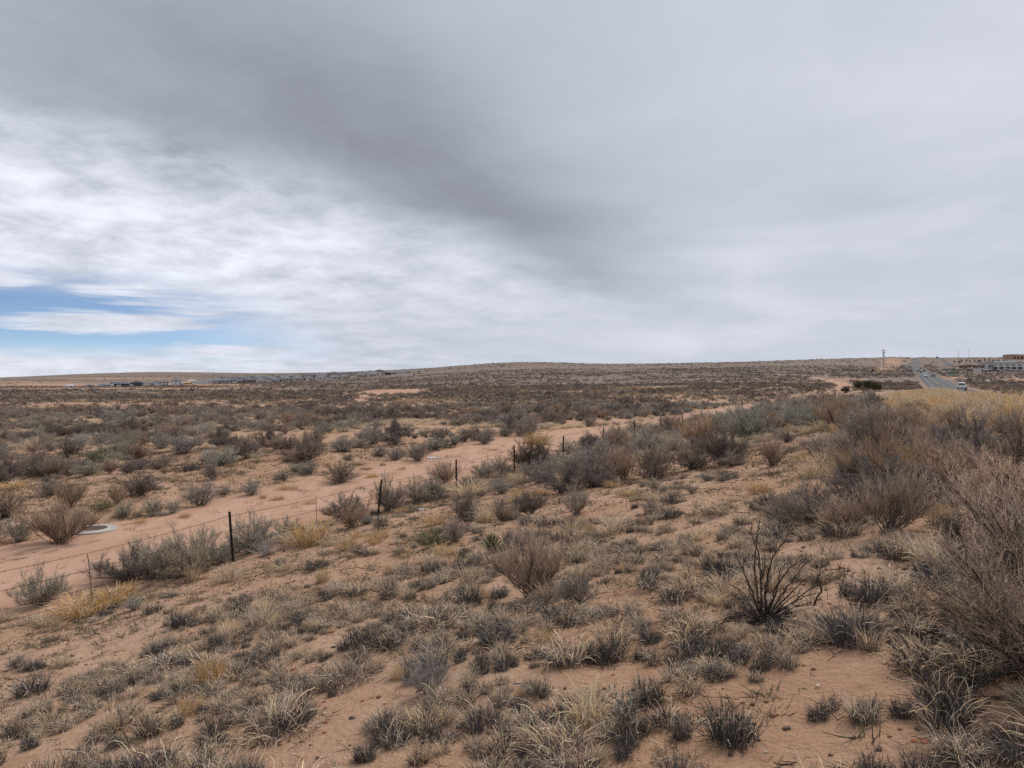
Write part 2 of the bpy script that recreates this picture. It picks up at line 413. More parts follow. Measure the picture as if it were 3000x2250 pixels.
# ------------------------------------------------------------------ ground material and sheet
def ground_material():
    m = bpy.data.materials.new('desert_sand'); m.use_nodes = True; t = m.node_tree; t.nodes.clear(); b = NB(t)
    geo = b.n('ShaderNodeNewGeometry'); pos = geo.outputs['Position']
    at = b.n('ShaderNodeAttribute'); at.attribute_name = 'cover'
    ba = b.n('ShaderNodeAttribute'); ba.attribute_name = 'bare'
    n1 = b.noise(pos, 0.33, 5, 0.6); n2 = b.noise(pos, 2.6, 6, 0.65); n3 = b.noise(pos, 22.0, 5, 0.7); n4 = b.noise(pos, 0.05, 4, 0.6)
    sand = b.mix(b.step(0.35, 0.68, n1), (0.440, 0.264, 0.164, 1), (0.505, 0.328, 0.222, 1))
    sand = b.mix(b.m('MULTIPLY', b.step(0.48, 0.70, n2), 0.55), sand, (0.345, 0.190, 0.108, 1))
    sand = b.mix(b.m('MULTIPLY', b.step(0.56, 0.68, n3), 0.55), sand, (0.215, 0.125, 0.082, 1))
    sand = b.mix(b.m('MULTIPLY', b.step(0.62, 0.72, b.noise(pos, 45.0, 3, 0.6)), 0.5), sand, (0.56, 0.40, 0.30, 1))
    # far land: ground carries low scrub and straw too small to build
    vo = b.n('ShaderNodeTexVoronoi'); b.link(pos, vo.inputs['Vector']); vo.inputs['Scale'].default_value = 0.36
    big = b.noise(pos, 0.0125, 5, 0.6)
    straw = b.mix(b.step(0.35, 0.65, b.noise(pos, 0.09, 4, 0.65)), (0.280, 0.205, 0.145, 1), (0.225, 0.178, 0.135, 1))
    shrub = b.mix(big, (0.150, 0.120, 0.106, 1), (0.205, 0.175, 0.158, 1))
    spec = b.m('MULTIPLY', b.step(0.62, 0.22, vo.outputs['Distance']), b.step(0.30, 0.58, b.noise(pos, 0.11, 4, 0.7)))
    veg = b.mix(spec, straw, shrub)
    far = b.mix(b.step(0.40, 0.66, n4), b.mix(0.45, veg, shrub), b.mix(0.85, veg, shrub))
    cov = b.m('MULTIPLY', at.outputs['Fac'], b.m('ADD', 0.55, b.m('MULTIPLY', b.noise(pos, 0.21, 4, 0.65), 0.8)), clamp=True)
    c = b.mix(cov, sand, far)
    redder = b.mix(n1, (0.43, 0.225, 0.135, 1), (0.50, 0.29, 0.19, 1))
    c = b.mix(b.m('MULTIPLY', ba.outputs['Fac'], b.m('ADD', 0.5, b.m('MULTIPLY', n2, 0.6)), clamp=True), c, redder)
    p = b.n('ShaderNodeBsdfPrincipled'); b.link(c, p.inputs['Base Color']); p.inputs['Roughness'].default_value = 0.95
    p.inputs['Specular IOR Level'].default_value = 0.08
    hsum = b.m('ADD', b.m('MULTIPLY', n2, 1.0), b.m('ADD', b.m('MULTIPLY', n3, 0.35), b.m('MULTIPLY', b.noise(pos, 9.0, 5, 0.6), 0.5)))
    bp = b.n('ShaderNodeBump'); bp.inputs['Strength'].default_value = 0.9; bp.inputs['Distance'].default_value = 0.12
    b.link(hsum, bp.inputs['Height']); b.link(bp.outputs[0], p.inputs['Normal'])
    out = b.n('ShaderNodeOutputMaterial'); b.link(p.outputs[0], out.inputs[0])
    return m
M_ground = ground_material()

def road_dip(x, y):
    """how far the ground sheet is set down under the roads laid on it"""
    q, p = qp(x, y); r = np.hypot(x, y)
    d = (0.10 + 0.00035 * r) * sstep(4.6, 5.6, q) * (1 - sstep(15.2, 16.2, q)) * (p > -40) * (p < 2300)
    return d

def build_ground():
    fine = np.radians(np.linspace(-39, 39, 560)); ext = np.radians(np.linspace(39, 180, 72)[1:])
    th = np.concatenate([-ext[::-1], fine, ext[:-1]])
    r = np.exp(np.linspace(math.log(0.7), math.log(9500), 430))
    TH, R = np.meshgrid(th, r, indexing='ij')
    X, Y = R * np.sin(TH), R * np.cos(TH)
    Z = height(X, Y) - road_dip(X, Y)
    n, k = X.shape
    V = np.stack([X, Y, Z], -1).reshape(-1, 3)
    i = np.arange(n)[:, None] * k; i2 = ((np.arange(n) + 1) % n)[:, None] * k; j = np.arange(k - 1)[None]
    Q = np.stack([i + j, i + j + 1, i2 + j + 1, i2 + j], -1).reshape(-1, 4)
    hub = np.array([[0, 0, float(height(0.0, 0.01))]]); V = np.concatenate([V, hub])
    T = np.stack([np.arange(n) * k, ((np.arange(n) + 1) % n) * k, np.full(n, len(V) - 1)], -1)
    T = T[:, ::-1]
    me = np_mesh('ground', V, Q[:, ::-1], M_ground, None, T, True)
    x, y = V[:, 0], V[:, 1]
    rr = np.hypot(x, y); q, p = qp(x, y)
    cov = 0.25 * sstep(55, 110, rr) + 0.75 * sstep(110, 420, rr)
    cov *= 1 - 0.8 * ((q > -24.5) & (q < -17) & (rr < 120))
    bf = bare_far(x, y)
    for nm, arr in (('cover', cov * (1 - 0.9 * bf)), ('bare', bf)):
        a = me.attributes.new(nm, 'FLOAT', 'POINT'); a.data.foreach_set('value', arr.astype(np.float32))
    o = link(bpy.data.objects.new('ground', me)); tag(o, kind='structure')
build_ground()

def strip(name, mat, qa, qb, p0, p1, n, lift=0.02, nq=8, wav=0.0, skirt=0.0, seed=0):
    """a road or line laid along the q/p axes, following the land"""
    p = p0 + (p1 - p0) * np.linspace(0, 1, n) ** 1.6
    w = np.linspace(0, 1, nq)
    wl = wav * (fbm(p / 3.5, p * 0 + seed, 3, seed) - 0.5) * 2; wr = wav * (fbm(p / 3.1, p * 0 + seed + 9, 3, seed + 4) - 0.5) * 2
    q = (qa + wl)[:, None] * (1 - w) + (qb + wr)[:, None] * w if not np.isscalar(qa) or wav else np.broadcast_to(qa + (qb - qa) * w, (n, nq))
    P = np.broadcast_to(p[:, None], (n, nq))
    x, y = qp_inv(q, P); z = height(x, y) + lift
    rut = np.exp(-((w - .30) / .085) ** 2) + np.exp(-((w - .66) / .085) ** 2)
    if wav: z = z - .055 * rut[None] * (.6 + .8 * fbm(x * .7, y * .7, 2, 77))
    if skirt: z = z - skirt * ((w[None] < 1e-6) | (w[None] > 1 - 1e-6))
    i = np.arange(n - 1)[:, None] * nq + np.arange(nq - 1)[None]
    Q = np.stack([i, i + 1, i + 1 + nq, i + nq], -1).reshape(-1, 4)
    o = link(bpy.data.objects.new(name, np_mesh(name, np.stack([x, y, z], -1), Q, mat, None, None, True)))
    a = o.data.attributes.new('rut', 'FLOAT', 'POINT'); a.data.foreach_set('value', np.broadcast_to(rut, x.shape).astype(np.float32).ravel())
    return tag(o, kind='structure')

M_asphalt = mat_plain('asphalt', (0.060, 0.059, 0.066), 0.85, 0, 0.6, 0.25, 0.1)
M_whiteline = mat_plain('white_road_paint', (0.26, 0.26, 0.26), 0.7, 0, 2.0, 0.2)
M_yellowline = mat_plain('yellow_road_paint', (0.25, 0.18, 0.06), 0.7, 0, 2.0, 0.2)
hw = dict(n=900)
strip('highway', M_asphalt, 5.0, 15.6, -30, 2250, 900, 0.02, 12, 0, 0.35)
for nm, mt, qa, qb in (('white_edge_line', M_whiteline, 6.75, 6.9), ('white_edge_line', M_whiteline, 13.15, 13.3),
                       ('yellow_centre_line', M_yellowline, 9.72, 9.86), ('yellow_centre_line', M_yellowline, 10.06, 10.2)):
    strip(nm, mt, qa, qb, -30, 2240, 900, 0.045, 2)

def path_strip(name, mat, pts, lift, nq=6, wav=0.12, seed=1, sub=14, skirt=0.0):
    """a track through photo points (px, py, half width in m)"""
    a = np.array(pts, float); X, Y, Z = ground(a[:, 0], a[:, 1])
    t = np.arange(len(a)); tt = np.linspace(0, len(a) - 1, (len(a) - 1) * sub + 1)
    x, y, w = np.interp(tt, t, X), np.interp(tt, t, Y), np.interp(tt, t, a[:, 2])
    for _ in range(sub // 2):
        for v in (x, y): v[1:-1] = 0.25 * v[:-2] + 0.5 * v[1:-1] + 0.25 * v[2:]
    d = np.stack([np.gradient(x), np.gradient(y)], -1); d /= np.linalg.norm(d, axis=1, keepdims=True)
    nx, ny = -d[:, 1], d[:, 0]
    s = np.linspace(-1, 1, nq)
    ww = w[:, None] * (1 + wav * 2 * (np.stack([fbm(tt * 1.7 + k * 5, tt * 0 + seed, 3, seed + k) for k in range(nq)], 1) - 0.5))
    gx, gy = x[:, None] + nx[:, None] * s * ww, y[:, None] + ny[:, None] * s * ww
    gz = height(gx, gy) + lift - skirt * (np.abs(s)[None] > 0.99)
    n = len(tt); i = np.arange(n - 1)[:, None] * nq + np.arange(nq - 1)[None]
    Q = np.stack([i, i + nq, i + nq + 1, i + 1], -1).reshape(-1, 4)
    o = link(bpy.data.objects.new(name, np_mesh(name, np.stack([gx, gy, gz], -1), Q, mat, None, None, True)))
    return tag(o, kind='structure')

def dirt_material():
    m = bpy.data.materials.new('packed_dirt'); m.use_nodes = True; t = m.node_tree; t.nodes.clear(); b = NB(t)
    geo = b.n('ShaderNodeNewGeometry'); pos = geo.outputs['Position']
    mp = b.n('ShaderNodeMapping'); b.link(pos, mp.inputs['Vector']); mp.inputs['Rotation'].default_value = (0, 0, math.atan2(EX, EY))
    mp.inputs['Scale'].default_value = (1.0, 0.10, 1.0)
    lon = b.noise(mp.outputs[0], 1.7, 5, 0.6); n2 = b.noise(pos, 3.0, 6, 0.65); n3 = b.noise(pos, 26, 4, 0.65)
    c = b.mix(b.step(0.35, 0.65, lon), (0.415, 0.245, 0.160, 1), (0.480, 0.300, 0.210, 1))
    ru = b.n('ShaderNodeAttribute'); ru.attribute_name = 'rut'
    c = b.mix(b.m('MULTIPLY', ru.outputs['Fac'], b.m('MULTIPLY', b.step(.25, .6, n2), .75)), c, (0.50, 0.325, 0.235, 1))
    c = b.mix(b.m('MULTIPLY', b.step(0.5, 0.7, n2), 0.45), c, (0.33, 0.185, 0.12, 1))
    c = b.mix(b.m('MULTIPLY', b.step(0.60, 0.70, n3), 0.4), c, (0.27, 0.16, 0.105, 1))
    p = b.n('ShaderNodeBsdfPrincipled'); b.link(c, p.inputs['Base Color']); p.inputs['Roughness'].default_value = 0.95
    p.inputs['Specular IOR Level'].default_value = 0.08
    bp = b.n('ShaderNodeBump'); bp.inputs['Strength'].default_value = 0.4; bp.inputs['Distance'].default_value = 0.05
    b.link(b.m('ADD', lon, b.m('MULTIPLY', n2, 0.5)), bp.inputs['Height']); b.link(bp.outputs[0], p.inputs['Normal'])
    out = b.n('ShaderNodeOutputMaterial'); b.link(p.outputs[0], out.inputs[0])
    return m
M_dirt = dirt_material()
strip('dirt_road', M_dirt, np.full(500, -24.0), np.full(500, -17.6), -12, 128, 500, 0.055, 26, 0.5, 0.10, 3)
path_strip('dirt_track', M_dirt, [(2448, 1152, 2.6), (2462, 1140, 3.0), (2478, 1130, 3.2), (2462, 1121, 3.2), (2428, 1113, 3.5), (2385, 1106, 4.0)], 0.06, 6, 0.15, 2, 14, 0.25)
path_strip('dirt_track', M_dirt, [(2478, 1131, 2.0), (2505, 1142, 2.0), (2520, 1150, 1.8)], 0.07, 5, 0.15, 5, 12, 0.25)
path_strip('dirt_track', M_dirt, [(985, 1207, 2.2), (1030, 1190, 3.0), (1062, 1170, 4.0), (1085, 1157, 5.5), (1150, 1150, 7.0), (1235, 1140, 4.0)], 0.16, 7, 0.2, 8, 14, 0.3)
path_strip('side_road', M_asphalt, [(2690, 1088, 5.0), (2668, 1083, 7), (2655, 1078, 8), (2654, 1072, 7)], 0.35, 5, 0.02, 8, 10, 0.5)
path_strip('far_road', M_asphalt, [(2787, 1073, 5.5), (2776, 1066, 5.5), (2767, 1058, 5.5), (2757, 1050.5, 5.5)], 0.5, 5, 0.02, 8, 12, 0.8)
#--OBJECTS--

# ------------------------------------------------------------------ buildings, vehicles, poles far off
M_win = mat_plain('window_glass', (0.03, 0.035, 0.045), 0.15, 0, 1.0, 0.1, 0, 0.6)
M_dark = mat_plain('dark_opening', (0.035, 0.03, 0.03), 0.8)
M_steel = mat_plain('galvanised_steel', (0.30, 0.30, 0.31), 0.5, 0.3)
M_wood = mat_plain('weathered_pole_wood', (0.20, 0.16, 0.12), 0.9)
M_white = mat_plain('white_paint', (0.72, 0.72, 0.70), 0.5, 0, 3.0, 0.08)
M_tyre = mat_plain('tyre_rubber', (0.02, 0.02, 0.02), 0.8)
M_conc = mat_plain('pale_concrete', (0.40, 0.37, 0.325), 0.9, 0, 3.0, 0.45, 0.3)
def _m(n, c, r=0.8): return MATS.get(n) or mat_plain(n, c, r, 0, 0.8, 0.12)

def house_shape(w, d, h, floors, rh, over=0.5):
    wall = Geo(); wall.box(-w/2, w/2, -d/2, d/2, -1.2, h)
    roof = Geo(); W, D = w/2 + over, d/2 + over; rr = max(W - D, 0.6)
    V = [(-W, -D, h - 0.05), (W, -D, h - 0.05), (W, D, h - 0.05), (-W, D, h - 0.05), (-rr, 0, h + rh), (rr, 0, h + rh)]
    roof.add(V, [(0, 1, 5, 4), (2, 3, 4, 5), (3, 2, 1, 0)], (1, 1, 1), [(1, 2, 5), (3, 0, 4)])
    return wall, roof

def add_windows(parent, w, d, h, floors, r, garage=True):
    fh = h / floors
    for f in range(floors):
        xs = np.linspace(-w * 0.36, w * 0.36, 3 if w < 16 else 4)
        for k, x in enumerate(xs):
            if f == 0 and garage and k == 0: continue
            g = Geo(); ww = 0.8 + 0.3 * r.random()
            g.box(x - ww, x + ww, -d/2 - 0.06, -d/2 + 0.1, f * fh + 0.95, f * fh + 2.2)
            g.obj('window', M_win, parent)
    if garage:
        g = Geo(); g.box(-w * 0.36 - 2.3, -w * 0.36 + 2.3, -d/2 - 0.08, -d/2 + 0.1, 0, 2.3)
        o = g.obj('garage_door', _m('garage_white', (0.5, 0.49, 0.46)), parent)

def face_cam(x, y): return math.atan2(-x, y)
WALLS = {'tan': (0.40, 0.32, 0.25), 'white': (0.66, 0.66, 0.66), 'grey': (0.33, 0.33, 0.34), 'black': (0.055, 0.055, 0.065),
         'brown': (0.23, 0.17, 0.14), 'timber': (0.52, 0.36, 0.19), 'blue-grey': (0.36, 0.41, 0.48), 'cream': (0.52, 0.46, 0.38)}
ROOFS = {'grey-brown': (0.165, 0.142, 0.138), 'grey': (0.185, 0.183, 0.20), 'slate': (0.12, 0.125, 0.15), 'pale blue': (0.45, 0.51, 0.58),
         'pale': (0.52, 0.53, 0.55), 'black': (0.055, 0.055, 0.065), 'timber': (0.52, 0.36, 0.19)}
hr = np.random.default_rng(5)
def house(px, pyb, wpx, hpx, wall, roof, floors, label, group, dist=None, yaw=None, garage=True, wins=True):
    if dist is None:
        X, Y, Z = [float(v[0]) for v in ground(px, pyb)]
    else:
        Y = dist; X = (px - CX) / F_PX * Y; Z = float(height(X, Y))
    w = wpx * Y / F_PX; ht = hpx * Y / F_PX; d = max(7.0, min(w * 0.8, 13))
    w = max(w, 6.0)
    ht = ht * 1.06; h = ht * 0.64; rh = ht - h
    o = empty('house', (X, Y, Z), face_cam(X, Y) + (hr.uniform(-0.35, 0.35) if yaw is None else yaw))
    a, r_ = house_shape(w, d, h, floors, rh)
    a.obj('wall', _m('wall_' + wall, WALLS[wall]), o); r_.obj('roof', _m('roof_' + roof, ROOFS[roof]), o)
    if wins: add_windows(o, w, d, h, floors, hr, garage)
    return tag(o, label, 'house', group)

G1 = 'houses being built at the edge of the plain'
for a in [(205, 1135, 30, 8, 'white', 'pale blue', 1, 'low house with pale blue flat-looking roof at the far left end of the estate', None),
          (262, 1134, 24, 8, 'grey', 'grey', 1, 'low grey house beside the pale blue roofed one on the plain', None),
          (306, 1133, 34, 9, 'blue-grey', 'grey', 1, 'long low blue-grey house before the two black wrapped houses', None),
          (340, 1125, 26, 9, 'grey', 'grey', 1, 'grey hip roofed house peeping over the black wrapped house', None),
          (356, 1133, 34, 13, 'black', 'slate', 2, 'black wrapped two storey house nearer the left end of the estate', None),
          (402, 1131, 32, 14, 'black', 'black', 2, 'black wrapped two storey house with black roof beside a pale post', None),
          (440, 1129, 18, 8, 'grey', 'slate', 1, 'small grey house between the black houses and the white ones', None),
          (462, 1127, 24, 11, 'blue-grey', 'slate', 1, 'dark blue-grey house left of the two white houses', None),
          (484, 1130, 28, 15, 'cream', 'grey-brown', 2, 'pale two storey house with brown hip roof left of the whitest house', None),
          (517, 1127, 31, 15, 'white', 'slate', 2, 'bright white two storey house with dark upper windows', None),
          (549, 1126, 30, 8, 'timber', 'timber', 1, 'bare yellow timber house frame beside the white house', None),
          (562, 1121, 28, 8, 'cream', 'pale', 1, 'house with pale silvery roof behind the yellow timber frame', None),
          (592, 1125, 38, 10, 'white', 'grey', 1, 'grey roofed house with white wall right of the yellow frame', None)]:
    house(*a[:8], G1)

ORD = ['leftmost', 'second from left', 'third from left', 'fourth from left', 'fifth from left', 'sixth from left', 'seventh from left', 'eighth from left',
       'ninth from left', 'tenth from left', 'eleventh from left', 'twelfth from left', 'thirteenth from left', 'fourteenth from left', 'fifteenth from left', 'sixteenth from left', 'seventeenth from left', 'eighteenth from left', 'nineteenth from left', 'twentieth from left']
rows = [('front', 1000, 628, 1030, 35, 10.5), ('second', 1110, 618, 1092, 36, 10.5), ('third', 1240, 640, 1130, 38, 10.0), ('fourth', 1390, 640, 1120, 30, 7.4), ('rearmost', 1560, 650, 1110, 27, 6.2)]
for rn, D, xa, xb, st, hp in rows:
    xs = np.arange(xa, xb, st) + hr.uniform(-5, 5, len(np.arange(xa, xb, st)))
    for k, px in enumerate(xs):
        wl = hr.choice(['tan', 'tan', 'brown', 'tan', 'cream', 'grey']); rf = hr.choice(['grey-brown', 'grey', 'slate', 'grey'])
        fl = 1 if hr.random() < 0.7 else 2
        dd = D * (1 + 0.00012 * max(px - 800, 0))
        house(px, 0, st * hr.uniform(0.74, 0.92), hp * (1.0 if fl == 1 else 1.28) * hr.uniform(0.9, 1.1), wl, rf, fl,
              f'{wl} house with {rf} hip roof, {ORD[k]} in the {rn} estate row', 'hip roofed houses of the estate', dd, None, fl == 1)
for a in [(1132, 1098.5, 26, 9, 'black', 'black', 1, 'dark wrapped low building at the right end of the estate', None),
          (1100, 1100, 18, 8, 'cream', 'grey', 1, 'small cream house left of the dark building at the estate end', None),
          (1152, 1096.5, 20, 7, 'brown', 'grey-brown', 1, 'brown low house right of the dark building at the estate end', None),
          (1172, 1095, 17, 8, 'white', 'grey', 1, 'small white house near the right end of the estate', None),
          (1192, 1093.5, 18, 6, 'tan', 'slate', 1, 'last small tan house at the right end of the estate', None)]:
    house(*a[:8], G1)

# two storey grey commercial block and the tan one above it, at the right edge
def commercial():
    Y = 800.0; X0 = (2907 - CX) / F_PX * Y; z = float(height(X0 + 20, Y)) - 0.2
    o = empty('commercial_building', (X0 + 30, Y, z), -0.12)
    g = Geo(); g.box(-30, 32, 0, 22, -3, 7.0); g.obj('wall', _m('block_grey', (0.50, 0.49, 0.47)), o)
    g = Geo(); g.box(-30.3, 32.3, -0.35, 22.3, 7.0, 7.7); g.obj('parapet', _m('parapet_grey', (0.27, 0.28, 0.29)), o)
    g = Geo(); g.box(-20, -3, 4, 14, 7.7, 9.2); g.obj('rooftop_unit', _m('roof_unit_white', (0.66, 0.65, 0.63)), o)
    for k in range(10):
        x = -27 + k * 6.2
        g = Geo(); g.box(x, x + 3.0, -0.12, 0.2, 4.5, 5.5); g.obj('upper_window', M_win, o)
        g = Geo(); g.box(x - 0.4, x + 4.3, -0.12, 0.2, 0.1, 2.9); g.obj('shop_window', M_win, o)
        g = Geo(); g.box(x + 4.6, x + 5.4, -0.35, 0.3, -0.5, 3.6); g.obj('pilaster', M_white, o)
    tag(o, 'grey two storey commercial building with white pilasters at the right edge', 'building')
    Y = 1500.0; X0 = (2961 - CX) / F_PX * Y; z = float(height(X0 + 20, Y))
    o = empty('commercial_building', (X0 + 33, Y, 33.0 * Y / F_PX), 0.05, (1.4, 1.4, 1.15))
    g = Geo(); g.box(-22, 24, 0, 20, -4, 7.6); g.box(-22, -13, -0.6, 12, 7.6, 8.4); g.obj('wall', _m('stucco_orange', (0.42, 0.27, 0.18)), o)
    g = Geo(); g.box(-22.3, 24.3, -0.3, 20.2, 7.6, 8.1); g.obj('parapet', _m('parapet_tan', (0.36, 0.27, 0.20)), o)
    for k in range(8):
        x = -20.5 + k * 5.6
        g = Geo(); g.box(x, x + 3.0, -0.1, 0.3, 0.4, 4.4); g.obj('tall_window', M_dark, o)
    tag(o, 'orange-tan stucco building with tall dark openings on the hill at right edge', 'building')
commercial()

# vehicles ------------------------------------------------------------
def car_paint(n, c): return MATS.get(n) or mat_plain(n, c, 0.35, 0.0, 1.0, 0.04, 0, 0.5)
def vehicle(kind, paint, loc, rz, label, group=None, cat='car'):
    """kind: pickup / suv / sedan / van.  Faces +y in its own axes, wheels on z = 0"""
    L, W, H = {'pickup': (5.8, 1.98, 1.9), 'suv': (4.8, 1.92, 1.78), 'sedan': (4.7, 1.82, 1.45), 'van': (5.6, 2.0, 2.4)}[kind]
    name = {'pickup': 'pickup_truck', 'suv': 'car', 'sedan': 'car', 'van': 'van'}[kind]
    o = empty(name, loc, rz); hl = L / 2; hw_ = W / 2
    belt = {'pickup': 1.15, 'suv': 1.05, 'sedan': 0.92, 'van': 1.25}[kind]; clr = 0.42 if kind in ('pickup', 'suv') else 0.28
    body = Geo()
    prof = [(-hl, clr + .1), (-hl, belt - .04), (-hl + .06, belt), (hl - 1.25, belt), (hl - .25, belt - .12), (hl, belt - .35), (hl, clr + .12), (hl - .3, clr), (-hl + .3, clr)]
    n = len(prof)
    V = [(s * hw_ * (0.97 if z > belt - .1 else 1.0), y, z) for s in (-1, 1) for y, z in prof]
    Q = [(k, (k + 1) % n, n + (k + 1) % n, n + k) for k in range(n)]
    T = [(0, k + 1, k) for k in range(1, n - 1)] + [(n, n + k, n + k + 1) for k in range(1, n - 1)]
    body.add(V, [q[::-1] for q in Q], (1, 1, 1), T)
    if kind == 'pickup':
        y0, y1 = -0.35, 1.75
        body.box(-hw_ * .97, -hw_ * .97 + .1, -hl + .05, y0, belt, belt + .08); body.box(hw_ * .97 - .1, hw_ * .97, -hl + .05, y0, belt, belt + .08)
        body.box(-hw_ * .97, hw_ * .97, -hl + .01, -hl + .09, belt, belt + .08)
    elif kind == 'suv': y0, y1 = -hl + .12, 1.35
    elif kind == 'van': y0, y1 = -hl + .06, hl - .9
    else: y0, y1 = -1.75, 1.25
    tx, ty = 0.17, 0.42 if kind != 'van' else 0.25
    body.box(-hw_ * .95, hw_ * .95, y0, y1, belt, H - .06, (1, 1, 1), tx, ty * (0.55 if kind in ('pickup', 'suv') else 1))
    body.box(-hw_ * .95 + tx, hw_ * .95 - tx, y0 + .3, y1 - .3, H - .06, H, (1, 1, 1), .06, .1)
    body.obj('body', paint, o)
    hy = ty * (0.55 if kind in ('pickup', 'suv') else 1); hh = H - .06 - belt
    def pane(nm, pts):
        g = Geo(); g.add(pts, [(0, 1, 2, 3)]); g.obj(nm, M_win, o)
    def lerp_in(s, t): return hw_ * .95 - tx * t
    a, c = 0.12, 0.86
    pane('rear_window', [(-lerp_in(0, a) + .1, y0 + hy * a - .012, belt + hh * a), (lerp_in(0, a) - .1, y0 + hy * a - .012, belt + hh * a), (lerp_in(0, c) - .1, y0 + hy * c - .012, belt + hh * c), (-lerp_in(0, c) + .1, y0 + hy * c - .012, belt + hh * c)])
    pane('windscreen', [(lerp_in(0, a) - .1, y1 - hy * a + .012, belt + hh * a), (-lerp_in(0, a) + .1, y1 - hy * a + .012, belt + hh * a), (-lerp_in(0, c) + .1, y1 - hy * c + .012, belt + hh * c), (lerp_in(0, c) - .1, y1 - hy * c + .012, belt + hh * c)])
    for s in (-1, 1):
        pane('side_window', [(s * (lerp_in(0, a) + .012), y0 + .35, belt + hh * a), (s * (lerp_in(0, a) + .012), y1 - .45, belt + hh * a), (s * (lerp_in(0, c) + .012), y1 - .55, belt + hh * c), (s * (lerp_in(0, c) + .012), y0 + .45, belt + hh * c)])
        for yy in (-hl + 1.15, hl - 1.0):
            r = 0.38 if kind in ('pickup', 'suv', 'van') else 0.32
            g = Geo(); g.tube([(s * (hw_ - .24), yy, r), (s * (hw_ + .015), yy, r)], r, 16); wh = g.obj('wheel', M_tyre, o)
            g = Geo(); g.tube([(s * (hw_ - .02), yy, r), (s * (hw_ + .03), yy, r)], r * .58, 12); g.obj('rim', M_steel, wh)
        g = Geo(); g.box(s * hw_ * .93 - .09, s * hw_ * .93 + .09, -hl - .02, -hl + .1, belt - .42, belt - .08); g.obj('tail_light', _m('tail_light_red', (0.30, 0.015, 0.012), 0.3), o)
        g = Geo(); g.box(s * hw_ * .78 - .2, s * hw_ * .78 + .2, hl - .1, hl + .02, belt - .52, belt - .36); g.obj('headlight', _m('headlight_glass', (0.6, 0.6, 0.6), 0.2), o)
        g = Geo(); xm = s * (hw_ + .12); g.box(xm - .1, xm + .1, y1 - .75, y1 - .6, belt + .02, belt + .24); g.obj('door_mirror', paint, o)
    g = Geo(); g.box(-hw_ * .96, hw_ * .96, -hl - .12, -hl + .12, clr + .02, clr + .24); g.obj('rear_bumper', _m('bumper_dark', (0.05, 0.05, 0.052), 0.6) if kind == 'pickup' else paint, o)
    g = Geo(); g.box(-hw_ * .96, hw_ * .96, hl - .12, hl + .1, clr + .02, clr + .24); g.obj('front_bumper', _m('bumper_dark', (0.05, 0.05, 0.052), 0.6), o)
    g = Geo(); g.box(-.26, .26, -hl - .135, -hl - .1, clr + .3, clr + .44); g.obj('number_plate', _m('plate_pale', (0.5, 0.5, 0.5)), o)
    return tag(o, label, cat, group)

P_white = car_paint('car_white', (0.78, 0.78, 0.78)); P_black = car_paint('car_black', (0.03, 0.03, 0.035)); P_silver = car_paint('car_silver', (0.42, 0.41, 0.39))
P_red = car_paint('car_red', (0.22, 0.03, 0.03)); P_grey = car_paint('car_grey', (0.13, 0.13, 0.14)); P_blue = car_paint('car_blue', (0.06, 0.09, 0.16)); P_tan = car_paint('car_tan', (0.38, 0.34, 0.27))
HDG = -math.atan2(EX, EY)
def on_road(q, Y):
    p = (Y + EX * q) / EY; x, y = qp_inv(q, p); return (float(x), float(y), float(height(x, y)) + 0.02)
GC = 'vehicles on the highway'
vehicle('pickup', P_white, on_road(11.6, 185), HDG, 'white pickup truck driving away, nearest vehicle on the highway', GC, 'pickup truck')
vehicle('suv', P_white, on_road(8.1, 398), HDG + math.pi, 'white car coming towards us in front on the highway', GC)
vehicle('suv', P_white, on_road(8.0, 455), HDG + math.pi, 'second white car coming on, just behind the first', GC)
vehicle('pickup', P_tan, on_road(11.6, 402), HDG, 'tan pickup truck driving away beside the oncoming white car', GC, 'pickup truck')
vehicle('sedan', P_black, on_road(8.0, 560), HDG + math.pi, 'dark car nearest behind the two oncoming white cars', GC)
vehicle('suv', P_red, on_road(11.5, 640), HDG, 'dark red car driving away past the tan pickup truck', GC)
vehicle('sedan', P_black, on_road(8.2, 700), HDG + math.pi, 'dark car farther up the left lane near the side road', GC)
vehicle('van', P_white, on_road(8.3, 800), HDG + math.pi, 'small white van far up the highway', GC, 'van')
vehicle('suv', P_black, on_road(11.5, 830), HDG, 'dark car driving away far up the right lane', GC)
vehicle('sedan', P_black, on_road(11.5, 1560), HDG, 'tiny dark car at the crest of the highway', GC)
def park(px, Y, kind, paint, rz, label, cat='car', grp='vehicles parked by the commercial building', dz=0.0):
    X = (px - CX) / F_PX * Y; z = float(height(X, Y)) + dz
    return vehicle(kind, paint, (X, Y, z), rz, label, grp, cat)
GF = 'vehicles on the far road'
park(2752, 1180, 'van', P_white, HDG, 'white van climbing the far road', 'van', GF, 0.5)
park(2764.5, 740, 'sedan', P_grey, 1.4, 'grey car at the foot of the far road, left of two', 'car', GF, 0.3)
park(2779, 735, 'sedan', P_black, 1.5, 'black car at the foot of the far road, right of two', 'car', GF, 0.3)
park(2791, 728, 'suv', P_black, 1.5, 'black car waiting beside the light pole near the far road', 'car', GF)
park(2809, 720, 'pickup', P_tan, 1.3, 'tan pickup truck parked at left end of the dirt lot', 'pickup truck')
park(2862, 705, 'van', P_white, 1.5, 'white van parked in front left of the commercial building', 'van')
park(2872, 740, 'suv', P_white, 1.7, 'white car parked behind the white van in the lot', 'car')
park(2884, 745, 'pickup', P_white, 1.4, 'white pickup truck parked in the middle of the lot', 'pickup truck')
park(2898, 735, 'sedan', P_silver, 1.5, 'silver car parked left of the commercial building corner', 'car')
park(2836, 735, 'suv', P_black, 1.5, 'black car parked at the left, paired with another black one', 'car')
